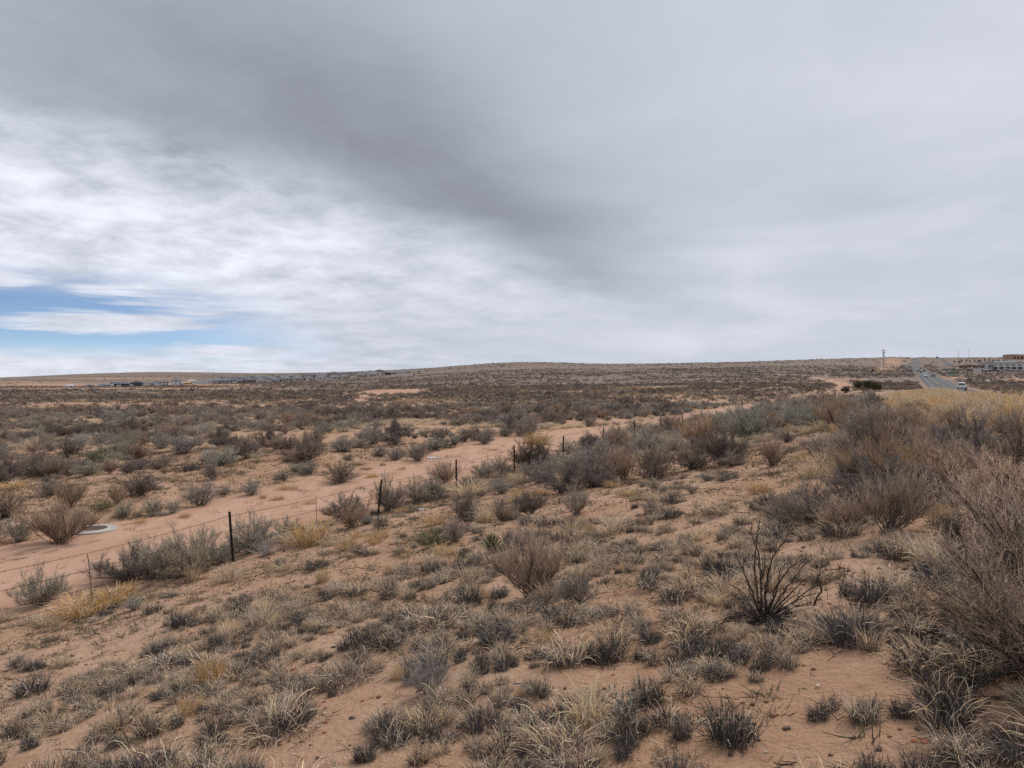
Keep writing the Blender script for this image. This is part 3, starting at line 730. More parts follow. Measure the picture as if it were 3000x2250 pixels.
park(2841, 728, 'suv', P_grey, 1.6, 'dark grey car parked right of the black one', 'car')
park(2947, 720, 'van', P_white, 1.5, 'white van parked in front of the shop windows', 'van')
park(2958, 712, 'sedan', P_silver, 1.4, 'silver car parked right of the white van by the shops', 'car')
park(2970, 706, 'sedan', P_white, 1.6, 'white car parked rightmost before the shop windows', 'car')
park(2916, 715, 'pickup', P_black, 1.5, 'black pickup truck parked under the commercial building corner', 'pickup truck')

# poles, masts, signs -------------------------------------------------
def cell_tower():
    Y = 900.0; X = (2588 - CX) / F_PX * Y; z = float(height(X, Y))
    o = empty('cell_tower', (X, Y, z), 0.0, (1.25, 1.25, 1.28))
    g = Geo(); g.tube([(0, 0, -0.5), (0, 0, 17)], [0.42, 0.25], 10); g.obj('pole', M_steel, o)
    for k, (hz, sc) in enumerate([(16.2, 1.4), (14.0, 1.2), (11.6, .9)]):
        g = Geo()
        for a in range(3):
            an = a * 2.094 + 0.3 + k * .2; g.tube([(0, 0, hz), (sc * math.cos(an), sc * math.sin(an), hz)], 0.07, 5)
        arr = g.obj('antenna_mount', M_steel, o)
        for a in range(6):
            an = (a // 2) * 2.094 + 0.3 + k * .2 + (0.28 if a % 2 else -0.28)
            x, y = sc * math.cos(an), sc * math.sin(an); g = Geo(); g.box(x - .15, x + .15, y - .1, y + .1, hz - .75, hz + .75)
            g.obj('antenna_panel', _m('antenna_grey', (0.14, 0.14, 0.16)), arr)
    tag(o, 'slim cell tower with three rings of antennas on the hill left of the highway', 'cell tower')
cell_tower()
def mast(px, Y, hpx, label, head=False):
    X = (px - CX) / F_PX * Y; z = float(height(X, Y)); H = hpx * Y / F_PX
    o = empty('lighting_mast', (X, Y, z)); g = Geo(); g.tube([(0, 0, -1), (0, 0, H)], [0.30, 0.18], 8); g.obj('pole', M_steel, o)
    g = Geo(); g.tube([(0, 0, H - .2), (0, 0, H + (.8 if head else .3))], [0.9 if head else .5, 0.6 if head else .3], 10); g.obj('lamp_ring', M_steel, o)
    tag(o, label, 'mast', 'tall thin masts on the right skyline')
mast(2806.5, 1300, 36, 'thin mast without a head, the left of two on the right skyline')
mast(2838, 1300, 38, 'thin mast with a ball-like head, right of two on the skyline', True)
def utility_pole(px, pyb, hpx, Y, label, arm=True, mat=None):
    X = (px - CX) / F_PX * Y; z = float(height(X, Y)); H = hpx * Y / F_PX
    o = empty('utility_pole', (X, Y, z)); g = Geo(); g.tube([(0, 0, -1), (0, 0, H)], [0.20, 0.13], 8); g.obj('pole', mat or M_wood, o)
    if arm:
        g = Geo(); g.box(-1.1, 1.1, -.08, .08, H - .7, H - .5); a = g.obj('crossarm', mat or M_wood, o)
        for s in (-.9, 0, .9):
            g = Geo(); g.tube([(s, 0, H - .5), (s, 0, H - .25)], .06, 6); g.obj('insulator', M_white, a)
    tag(o, label, 'pole', 'poles along the highway')
for px, hp, Y, lb in [(2723, 30, 520, 'pale utility pole, left of the close pair right of the highway'), (2729.5, 36, 480, 'tallest pale utility pole right of the highway, right of the pair'),
                      (2709, 24, 640, 'utility pole just right of the highway behind the red car'), (2792, 20, 700, 'dark pole beside the black car near the far road'),
                      (2824, 19, 720, 'pale pole left of the bare trees on the dirt lot'), (2834, 16, 730, 'shorter pale pole beside the black parked cars'),
                      (2865.5, 16, 770, 'pale pole standing among the bare trees'), (2881, 18, 780, 'rusty pole among the bare trees by the building'), (2905.5, 14, 760, 'pale pole at the left corner of the commercial building')]:
    utility_pole(px, 0, hp, Y, lb, px < 2800)
def street_light(px, Y, hpx, s, label):
    X = (px - CX) / F_PX * Y; z = float(height(X, Y)); H = hpx * Y / F_PX
    o = empty('street_light', (X, Y, z)); g = Geo(); g.tube([(0, 0, -1), (0, 0, H)], [0.14, 0.09], 8); g.obj('pole', M_steel, o)
    g = Geo(); g.tube([(0, 0, H), (s * 1.2, 0, H + .35), (s * 2.3, 0, H + .4)], .06, 6); a = g.obj('arm', M_steel, o)
    g = Geo(); g.box(s * 2.3 - .35, s * 2.3 + .35, -.15, .15, H + .3, H + .45); g.obj('lamp_head', M_steel, a)
    tag(o, label, 'street light', 'street lights at the junction')
street_light(2667, 690, 26, 1, 'street light left of the highway at the side road, taller of two')
street_light(2674, 640, 20, 1, 'street light at the tip of the yellow verge by the junction')
street_light(2665.5, 1500, 14, 1, 'tiny street light on the skyline left of the highway crest')
def gantry():
    Y = 1500.0; X = (2745 - CX) / F_PX * Y; z = float(height(X, Y))
    o = empty('highway_sign', (X, Y, z))
    for s in (-2, 2):
        g = Geo(); g.tube([(s, 0, -1), (s, 0, 5.5)], .18, 8); g.obj('post', M_steel, o)
    g = Geo(); g.box(-2.8, 2.8, -.1, .1, 3.6, 6.6); g.obj('sign_panel', _m('sign_back', (0.16, 0.16, 0.18)), o)
    tag(o, 'grey sign board on two posts on the skyline above the far road', 'sign')
gantry()
def green_board():
    X, Y, Z = [float(v[0]) for v in ground(2787, 1099)]; 
    o = empty('green_board', (X, Y, Z), -0.35); w = 17 * Y / F_PX / 2; h = 8.5 * Y / F_PX
    for s in (-w * .7, w * .7):
        g = Geo(); g.box(s - .07, s + .07, .06, .16, -.5, h * .95); g.obj('post', M_steel, o)
    g = Geo(); g.box(-w, w, -.04, .05, h * .12, h * 1.08, (1, 1, 1), w * .12, 0); g.obj('panel', _m('faded_green', (0.10, 0.22, 0.15)), o)
    tag(o, 'faded green board standing in dry grass right of the highway', 'board')
green_board()
def pennant():
    Y = 235.0; X = (2897.5 - CX) / F_PX * Y; z = float(height(X, Y)); k = Y / F_PX
    o = empty('pennant_sign', (X, Y, z)); g = Geo(); g.tube([(0, 0, -.5), (0, 0, 30 * k)], .04, 6); g.obj('post', M_steel, o)
    z0 = 12 * k; z1 = 22.5 * k; zm = 17.5 * k; x0 = -14 * k
    g = Geo(); V = [(0.1, -.05, z0), (.1, -.05, z1), (x0, -.05, zm), (.1, -.065, z0), (.1, -.065, z1), (x0, -.065, zm)]
    g.add(V, [(0, 1, 4, 3), (1, 2, 5, 4), (2, 0, 3, 5)], (1, 1, 1), [(0, 2, 1), (3, 4, 5)]); g.obj('panel', M_white, o)
    tag(o, 'pale pennant shaped sign seen from its blank back, right of the highway', 'sign')
pennant()
def marker(q, Y, white, label):
    x, y, z = on_road(q, Y); o = empty('delineator_post', (x, y, z)); g = Geo(); g.box(-.07, .07, -.03, .03, -.2, .95); g.obj('post', M_white if white else M_dark, o)
    g = Geo(); g.box(-.06, .06, -.045, -.03, .7, .9); g.obj('reflector', M_steel, o)
    tag(o, label, 'post', 'short marker posts on the highway')
marker(9.3, 247, False, 'short dark marker post on the highway, left of a white one')
marker(9.55, 238, True, 'short white marker post on the highway behind the dry grass')
def small_sign(px, Y, w, h, z0, mat, label):
    X = (px - CX) / F_PX * Y; z = float(height(X, Y)); o = empty('roadside_sign', (X, Y, z))
    g = Geo(); g.tube([(0, 0, -.3), (0, 0, z0 + h)], .05, 6); g.obj('post', M_steel, o)
    g = Geo(); g.box(-w/2, w/2, -.08, -.05, z0, z0 + h); g.obj('panel', mat, o); tag(o, label, 'sign')
small_sign(2700, 345, .5, .5, 1.0, M_steel, 'small grey sign post at the left edge of the highway')
small_sign(2764, 560, 2.0, 1.0, .4, M_white, 'low white board in the grass left of the green board')
def wall_piece(px, pyb, w, h, mat, name, label, cat):
    X, Y, Z = [float(v[0]) for v in ground(px, pyb)]; k = Y / F_PX
    g = Geo(); g.box(-w * k / 2, w * k / 2, -.2, .2, -.5, h * k); o = g.obj(name, mat); o.location = (X, Y, Z); o.rotation_euler[2] = face_cam(X, Y)
    return tag(o, label, cat)
wall_piece(2770, 1083, 17, 3.2, M_conc, 'low_wall', 'pale low wall in the grass below the far road', 'wall')
# drainage structure on the left hillside: pump house with two concrete wing walls
def pump_house():
    Y = 640.0; X = (2517 - CX) / F_PX * Y; z = float(height(X, Y)); k = Y / F_PX
    o = empty('pump_house', (X, Y, z)); g = Geo(); g.box(-5 * k, 5 * k, 0, 3.2, -1, 7 * k); g.obj('wall', _m('wall_brown', WALLS['brown']), o)
    g = Geo(); g.box(-7.5 * k, 7.5 * k, -.6, 3.8, 7 * k, 9.5 * k, (1, 1, 1), .4, .4); g.obj('roof', _m('wall_tan', WALLS['tan']), o)
    g = Geo(); g.box(-2 * k, 2.2 * k, -.06, .1, 0, 5.5 * k); g.obj('door', M_white, o)
    tag(o, 'small flat roofed pump house with white door on the left hillside', 'hut')
    for px, lab in ((2466, 'sloping concrete wing wall left of the small pump house'), (2556, 'dark sloping wing wall right of the small pump house')):
        X = (px - CX) / F_PX * Y; z = float(height(X, Y)); o = empty('wing_wall', (X, Y, z))
        V = [(-10 * k, 0, -.5), (0, 0, -.5), (10 * k, 0, 9.5 * k), (6 * k, 0, 9.8 * k), (-3 * k, 0, 3 * k)] if px < 2500 else [(-5 * k, 0, -.5), (-1 * k, 0, -.5), (5 * k, 0, 8 * k), (2.5 * k, 0, 8.5 * k), (-3 * k, 0, 3 * k)]
        n = len(V); VV = V + [(x, 1.0, zz) for x, y, zz in V]
        g = Geo(); g.add(VV, [(j, (j + 1) % n, n + (j + 1) % n, n + j) for j in range(n)], (1, 1, 1), [(0, j, j + 1) for j in range(1, n - 1)] + [(n, n + j + 1, n + j) for j in range(1, n - 1)])
        g.obj('slab', M_dark if px > 2500 else _m('stain_brown', (0.12, 0.09, 0.08)), o)
        if px < 2500:
            g = Geo(); g.add([(-14 * k, -.3, -.4), (-1 * k, -.3, .2), (1 * k, -.3, 8.5 * k), (-3 * k, -.3, 7.5 * k)], [(0, 1, 2, 3)]); g.add([(-14 * k, -.02, -.4), (-1 * k, -.02, .2), (1 * k, -.02, 8.5 * k), (-3 * k, -.02, 7.5 * k)], [(3, 2, 1, 0)]); g.obj('apron', M_conc, o)
        tag(o, lab, 'wall', 'wing walls by the pump house')
pump_house()
for px, py, hp, lab in [(671.5, 1124, 9, 'pale post standing alone before the estate houses'), (420, 1133, 12, 'pale post at the end of the black wrapped house')]:
    X, Y, Z = [float(v[0]) for v in ground(px, py)]; g = Geo(); g.tube([(0, 0, -.3), (0, 0, hp * Y / F_PX)], .35, 8); o = g.obj('marker_post', M_conc); o.location = (X, Y, Z); tag(o, lab, 'post', 'pale posts at the estate')

# ------------------------------------------------------------------ fence: steel T posts, stays and barbed wire
M_post = mat_plain('dark_rusty_steel', (0.035, 0.026, 0.022), 0.8, 0.2, 12.0, 0.3)
M_wire = mat_plain('rusty_wire', (0.060, 0.038, 0.028), 0.85, 0.2)
fence_t = [-2.85, -1.98, -0.99, 0, .81, 1.59, 2.42, 3.29, 4.16, 5.02] + [5.02 + .86 * k for k in range(1, 27)]
def fence_xy(t): return -4.5 + 2.9 * t, 24.7 + 5.1 * t
def build_fence():
    x0, y0 = fence_xy(0); root = empty('barbed_wire_fence', (x0, y0, float(height(x0, y0))))
    tag(root, 'barbed wire fence on dark steel posts running along the dirt road', 'fence')
    loc = np.array(root.location)
    r = np.random.default_rng(3); tops = []
    for k, t in enumerate(fence_t):
        x, y = fence_xy(t); z = float(height(x, y)); lean = r.normal(0, .05, 2); H = 1.30 + r.uniform(-.04, .05)
        top = np.array([x + lean[0], y + lean[1], z + H]); base = np.array([x, y, z - .3])
        g = Geo()
        for a, b_ in (((-.032, -.006), (.032, .006)), ((-.006, -.006), (.006, .045))):        # T section
            V = [(base + (xx, yy, 0)) - loc for xx in (a[0], b_[0]) for yy in (a[1], b_[1])] + [(top + (xx, yy, 0)) - loc for xx in (a[0], b_[0]) for yy in (a[1], b_[1])]
            g.add(V, [(0, 2, 6, 4), (2, 3, 7, 6), (3, 1, 5, 7), (1, 0, 4, 5), (4, 6, 7, 5)])
        for j in range(14):
            zz = z + .12 + j * .085; f = (zz - z + .3) / (H + .3); c = base + (top - base) * f - loc
            g.box(c[0] - .012, c[0] + .012, c[1] - .012, c[1] - .004, c[2] - .012, c[2] + .012)
        po = g.obj('post', M_post, root)
        if k >= 7:
            g = Geo(); c = top - loc; g.box(c[0] - .025, c[0] + .025, c[1] - .012, c[1] + .038, c[2] - .13, c[2] + .004); g.obj('white_tip', M_white, po)
        tops.append((top, base))
    for hgt in (1.22, 0.84, 0.46, 0.2):
        g = Geo(); prev = None; pts = []
        for (t0, b0), (t1, b1) in zip(tops[:-1], tops[1:]):
            H0 = (t0 - b0)[2]; A = b0 + (t0 - b0) * (hgt + .3) / H0; B = b1 + (t1 - b1) * (hgt + .3) / (t1 - b1)[2]
            n = 8; s = np.linspace(0, 1, n + 1)[:-1]; P = A + (B - A) * s[:, None]; P[:, 2] -= .05 * 4 * s * (1 - s) * (1 + .6 * r.normal())
            P[:, 1] -= .02; pts.append(P)
        P = np.concatenate(pts) - loc
        g.tube(P, .0046, 4, caps=False)
        seg = np.linalg.norm(np.diff(P, axis=0), axis=1); cum = np.concatenate([[0], np.cumsum(seg)])
        for dd in np.arange(.1, min(cum[-1], 62), .14):
            c = np.array([np.interp(dd, cum, P[:, i]) for i in range(3)]); v = r.normal(size=3); v /= np.linalg.norm(v)
            g.tube([c - v * .028, c + v * .028], .004, 3, caps=False)
        g.obj('barbed_wire', M_wire, root)
    for t, crook in ((-1.64, .10), (-.47, .02), (.353, .03), (1.21, .02), (2.0, .02), (2.85, .02), (3.7, .03)):
        x, y = fence_xy(t); z = float(height(x, y)); P = np.array([(x - crook * .9, y - .03, z + 1.24), (x - crook * .55, y - .03, z + 1.12), (x - crook * .3, y - .03, z + .8), (x, y - .03, z + .45), (x + crook * .4, y - .03, z + .05)]) - loc
        g = Geo(); g.tube(P, .0085, 5); g.obj('stay', M_wire, root)
build_fence()

# ------------------------------------------------------------------ plants: shapes, all about 1 m wide and 1 m tall
def arc_blades(r, N, r0, lmin, lmax, tilt0, tilt1, curl, K=5, root_z=-0.01):
    az = r.uniform(0, 2 * np.pi, N); rad = r0 * np.sqrt(r.random(N)); ra = r.uniform(0, 2 * np.pi, N)
    root = np.stack([rad * np.cos(ra), rad * np.sin(ra), np.full(N, root_z)], -1)
    az = np.where(r.random(N) < 0.7, ra + r.normal(0, .7, N), az)
    L = r.uniform(lmin, lmax, N); tilt = np.radians(r.uniform(tilt0, tilt1, N)); cu = curl * r.uniform(.2, 1.0, N) ** 1.3
    P = [root]; s = L / (K - 1)
    for k in range(1, K):
        ang = tilt + cu * (k / (K - 1)) ** 2.2
        d = np.stack([np.sin(ang) * np.cos(az), np.sin(ang) * np.sin(az), np.cos(ang)], -1) + r.normal(0, .09, (N, 3))
        P.append(P[-1] + d * s[:, None])
    return np.stack(P, 1)
def vary(r, c, N, v=.22, h=.05):
    c = np.asarray(c); return c[None] * (1 + v * r.normal(size=(N, 1))).clip(.45, 1.7) * (1 + h * r.normal(size=(N, 3)))

def tuft_meshes(seed, grey=260, straw=110, gc=(.112, .099, .101), sc=(.78, .615, .415), spread=.36, tall=1.0, hook=1.0, gt=40, ww=1.0):
    """bunchgrass about 0.8 wide, 0.85 tall in unit size: stiff dark old growth under finer pale straw, some of it hooked, some broken over"""
    r = np.random.default_rng(seed)
    g = Geo(); P = arc_blades(r, grey, spread, .20, .58, 0, gt, .3, 4); w = np.array([.013, .011, .008, .003])
    g.ribbons(P, w[None] * r.uniform(.7, 1.4, (grey, 1)), vary(r, gc, grey, .55), r)
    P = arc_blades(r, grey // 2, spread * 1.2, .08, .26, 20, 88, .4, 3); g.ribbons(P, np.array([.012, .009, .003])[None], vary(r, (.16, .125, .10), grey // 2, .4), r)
    P = arc_blades(r, 90, spread * 1.55, .06, .22, 78, 96, .1, 3, .012); P[:, :, 2] = np.maximum(P[:, :, 2], .006); g.ribbons(P, np.array([.014, .011, .004])[None], vary(r, (.11, .088, .074), 90, .4), r)  # flat ribbons round the foot, coloured dark to stand in for contact shadow
    base = g.mesh('grey_base', M_grass)
    g = Geo(); n1 = int(straw * .72); P = arc_blades(r, n1, spread, .40, .88 * tall, 0, 30, 2.4 * hook, 8)
    P2 = arc_blades(r, straw - n1, spread, .25, .70 * tall, 25, 80, 1.2, 8)
    brk = r.random(len(P)) < .12; P[brk, 5:] = P[brk, 4:5] + (P[brk, 5:] - P[brk, 4:5]) * np.array([1, 1, -.7])
    P = np.concatenate([P, P2])
    col = vary(r, sc, straw, .25, .05); mixg = (r.random(straw) < .45)[:, None]; col = np.where(mixg, vary(r, (.61, .51, .42), straw, .25), col)
    w = np.array([.007, .0075, .008, .009, .010, .0105, .009, .003]) * ww; g.ribbons(P, w[None] * r.uniform(.65, 1.3, (straw, 1)), col, r)
    return base, g.mesh('straw_blades', M_grass)

def grow(r, n, tilt, H, spread_pow=.8, base_r=.05, wig=.06, K=6, lean=(0, 0), curve=-.35, dome=True):
    az = r.uniform(0, 2 * np.pi, n); ti = np.radians(tilt) * r.random(n) ** spread_pow
    L = H * (np.where(np.cos(ti) > 0, .72 + .28 * np.cos(ti), .72)) * r.uniform(.78, 1.05, n)
    P = [np.stack([base_r * r.normal(size=n), base_r * r.normal(size=n), np.full(n, -.02)], -1)]
    for k in range(1, K):
        a = ti * (1 + curve * k / K); d = np.stack([np.sin(a) * np.cos(az) + lean[0], np.sin(a) * np.sin(az) + lean[1], np.cos(a)], -1)
        d = d / np.linalg.norm(d, axis=1, keepdims=True) + r.normal(0, wig, (n, 3)); P.append(P[-1] + d * (L / (K - 1))[:, None])
    return np.stack(P, 1)
def branch(r, P, per, lo, hi, lmin, lmax, ang, K=4, up=.25, wig=.08):
    """side shoots from polylines P"""
    n, K0 = P.shape[:2]; pi = np.repeat(np.arange(n), per); N = len(pi)
    t = r.uniform(lo, hi, N) * (K0 - 1); i = np.minimum(t.astype(int), K0 - 2); f = (t - i)[:, None]
    A = P[pi, i] * (1 - f) + P[pi, i + 1] * f; d = P[pi, i + 1] - P[pi, i]; d /= np.linalg.norm(d, axis=1, keepdims=True) + 1e-9
    rv = r.normal(size=(N, 3)); rv -= (rv * d).sum(1, keepdims=True) * d; rv /= np.linalg.norm(rv, axis=1, keepdims=True) + 1e-9
    a = np.radians(ang) * r.uniform(.5, 1.2, N); dr = d * np.cos(a)[:, None] + rv * np.sin(a)[:, None]; dr[:, 2] += up; dr /= np.linalg.norm(dr, axis=1, keepdims=True)
    L = r.uniform(lmin, lmax, N); Q = [A]
    for k in range(1, K):
        dr = dr + r.normal(0, wig, (N, 3)); dr[:, 2] += up * .25; dr /= np.linalg.norm(dr, axis=1, keepdims=True); Q.append(Q[-1] + dr * (L / (K - 1))[:, None])
    return np.stack(Q, 1)

def shrub_meshes(seed, stem_c, leaf_c, n=30, tilt=85, per1=9, per2=8, leaves=3, leaf=(.010, .028), H=1.0, tw=.0048, lean=(0, 0), up=.3, base_r=.06, tip_c=None, l1=(.12, .26), l2=(.04, .11), sw=.008, R=.58, t0=.18):
    """stems bending out to the skin of a dome, side twigs and fine leafy shoots; woody stems in one mesh, shoots in the other"""
    r = np.random.default_rng(seed); K = 7
    cz = r.uniform(math.cos(math.radians(tilt)), 1.0, n); th = np.arccos(cz); az = r.uniform(0, 2 * np.pi, n); rr = r.uniform(.62, 1.0, n)
    tip = np.stack([R * np.sin(th) * np.cos(az) * rr, R * np.sin(th) * np.sin(az) * rr, H * (.10 + .90 * cz) * rr * r.uniform(.85, 1.05, n)], -1)
    tip[:, 0] += lean[0] * tip[:, 2]; tip[:, 1] += lean[1] * tip[:, 2]
    b0 = np.stack([base_r * r.normal(size=n), base_r * r.normal(size=n), np.full(n, -.02)], -1)
    mid = b0 + (tip - b0) * .5; mid[:, :2] *= .92; mid[:, 2] += .03 * H
    t = np.linspace(0, 1, K)[None, :, None]; S = (1 - t) ** 2 * b0[:, None] + 2 * t * (1 - t) * mid[:, None] + t ** 2 * tip[:, None]
    S[:, 1:] += r.normal(0, .016, (n, K - 1, 3)); g = Geo()
    for P in S: g.tube(P, sw * np.linspace(1, .35, K) * r.uniform(.7, 1.2), 4, np.array(stem_c) * r.uniform(.7, 1.2), False)
    T1 = branch(r, S, per1, t0, 1.0, *l1, 38, 4, up); T1[:, :, 2] = np.maximum(T1[:, :, 2], .01)
    g.ribbons(T1, tw * np.array([1.5, 1.2, 1.0, .6])[None], vary(r, stem_c, len(T1), .3), r)
    woody = g.mesh('stems', M_twig)
    g = Geo(); T2 = branch(r, T1, per2, .1, 1.0, *l2, 42, 3, up)
    hz = np.clip(T2[:, -1, 2] / H, 0, 1)[:, None]
    c2 = vary(r, leaf_c, len(T2), .3)
    if tip_c is not None: c2 = np.where(r.random((len(T2), 1)) < .55 * hz + .1, vary(r, tip_c, len(T2), .25), c2)
    g.ribbons(T2, tw * np.array([1.0, .9, .5])[None], c2, r)
    if leaves:
        k = np.repeat(np.arange(len(T2)), leaves); N = len(k); f = r.random((N, 1)); A = T2[k, 0] * (1 - f) + T2[k, -1] * f
        dd = r.normal(size=(N, 3)); dd[:, 2] = np.abs(dd[:, 2]) + .3; dd /= np.linalg.norm(dd, axis=1, keepdims=True); sd = np.cross(dd, r.normal(size=(N, 3))); sd /= np.linalg.norm(sd, axis=1, keepdims=True)
        ln = r.uniform(.6, 1.3, (N, 1)); g.tris(A, sd * leaf[0] * ln, dd * leaf[1] * ln, c2[k] * r.uniform(.8, 1.25, (N, 1)))
    return woody, g.mesh('foliage', M_leaf)

def lowpoly_shrub(seed, c, n=46, H=.62, w=.10):
    """coarse clump for shrubs a few pixels across"""
    r = np.random.default_rng(seed); g = Geo()
    u = r.normal(size=(n, 3)); u /= np.linalg.norm(u, axis=1, keepdims=True); u[:, 2] = np.abs(u[:, 2]); A = u * np.array([.42, .42, H * .8]) * (.45 + .55 * r.random((n, 1)) ** .4) * np.array([1, 1, 1.0])
    A[:, 2] -= .02
    dd = u * .6 + r.normal(0, .5, (n, 3)); dd[:, 2] = np.abs(dd[:, 2]) + .35; dd /= np.linalg.norm(dd, axis=1, keepdims=True)
    sd = np.cross(dd, r.normal(size=(n, 3))); sd /= np.linalg.norm(sd, axis=1, keepdims=True)
    g.tris(A, sd * w * r.uniform(.7, 1.5, (n, 1)), dd * .24 * r.uniform(.6, 1.3, (n, 1)), vary(r, c, n, .28))
    return g.mesh('scrub_clump', M_scrub)

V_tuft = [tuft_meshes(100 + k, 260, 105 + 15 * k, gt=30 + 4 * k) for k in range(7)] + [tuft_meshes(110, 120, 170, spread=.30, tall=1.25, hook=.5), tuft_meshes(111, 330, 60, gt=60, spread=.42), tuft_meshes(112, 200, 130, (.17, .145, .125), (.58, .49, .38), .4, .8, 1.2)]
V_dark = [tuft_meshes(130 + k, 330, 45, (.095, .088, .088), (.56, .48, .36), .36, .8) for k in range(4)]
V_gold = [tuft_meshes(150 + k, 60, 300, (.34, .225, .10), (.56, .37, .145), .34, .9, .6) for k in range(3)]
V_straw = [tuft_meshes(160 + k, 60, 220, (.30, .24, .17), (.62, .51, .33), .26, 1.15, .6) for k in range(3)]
V_sage = [shrub_meshes(200 + k, (.20, .175, .155), (.40, .385, .33), 42, 85, 11, 12, 2, (.0065, .021), R=.62, up=.42, l1=(.12, .28), l2=(.05, .13), tw=.0042) for k in range(4)]
V_grey = [shrub_meshes(220 + k, (.185, .165, .155), (.35, .312, .286), 42, 85, 11, 12, 2, (.006, .020), R=.62, up=.45, l1=(.14, .30), l2=(.05, .14), tw=.0042) for k in range(4)]
V_brown = [shrub_meshes(240 + k, (.15, .118, .10), (.335, .258, .200), 34, 74, 10, 10, 1, (.006, .018), tip_c=(.48, .385, .295), up=.6, R=.62, l1=(.18, .38), l2=(.07, .19), tw=.0042) for k in range(5)]
V_darkb = [shrub_meshes(260 + k, (.125, .108, .10), (.235, .203, .185), 44, 87, 11, 12, 2, (.006, .020), R=.62, up=.4, l2=(.05, .13), tw=.0042) for k in range(4)]
V_green = [shrub_meshes(280 + k, (.14, .125, .09), (.235, .24, .15), 38, 86, 10, 12, 2, (.007, .022), R=.62) for k in range(2)]
V_silver = [shrub_meshes(290 + k, (.40, .39, .39), (.37, .36, .355), 24, 88, 8, 4, 0) for k in range(2)]
KIND = {'tuft': (V_tuft, 'bunchgrass_tuft', 'grass tuft', .80, .85), 'dark': (V_dark, 'bunchgrass_tuft', 'grass tuft', .80, .70), 'gold': (V_gold, 'golden_grass_clump', 'grass clump', .85, .8),
        'straw': (V_straw, 'straw_grass_clump', 'grass clump', .8, 1.0), 'sage': (V_sage, 'sage_shrub', 'shrub', 1.0, .92), 'grey': (V_grey, 'grey_shrub', 'shrub', 1.0, .92),
        'brown': (V_brown, 'twiggy_shrub', 'shrub', 1.08, 1.0), 'darkb': (V_darkb, 'dark_shrub', 'shrub', 1.0, .92), 'green': (V_green, 'green_shrub', 'shrub', 1.0, .92), 'silver': (V_silver, 'silver_brush', 'dead brush', 1.5, .75)}
CHILD = {'tuft': 'straw_blades', 'dark': 'straw_blades', 'gold': 'straw_blades', 'straw': 'straw_blades'}
def plant(kind, X, Y, Z, w, h, rz, label, group, var=None, cat=None):
    vs, nm, ct, uw, uh = KIND[kind]; v = vs[random.randrange(len(vs)) if var is None else var]
    o = link(bpy.data.objects.new(nm, v[0])); o.location = (X, Y, Z); o.rotation_euler = (random.uniform(-.13, .13), random.uniform(-.13, .13), rz)
    o.scale = (w / uw, w / uw * random.uniform(.72, 1.12), h / uh)
    c = link(bpy.data.objects.new(CHILD.get(kind, 'foliage'), v[1]), o)
    return tag(o, label, cat or ct, group)

LANDMARKS = []       # (px, py, short name): what random plants are described by
TAKEN = []           # (x, y, radius) of the hand placed plants
def place(kind, px, pyb, wpx, hpx, label, group, lm=None, var=None):
    X, Y, Z = [float(v[0]) for v in ground(px, pyb)]; k = Y / F_PX
    o = plant(kind, X, Y, Z, wpx * k, hpx * k, random.uniform(0, 6.28), label, group, var)
    TAKEN.append((X, Y, wpx * k * .42)); TAKEN_PX.append((px, pyb))
    if lm: LANDMARKS.append((px, pyb, lm))
    return o
TAKEN_PX = []

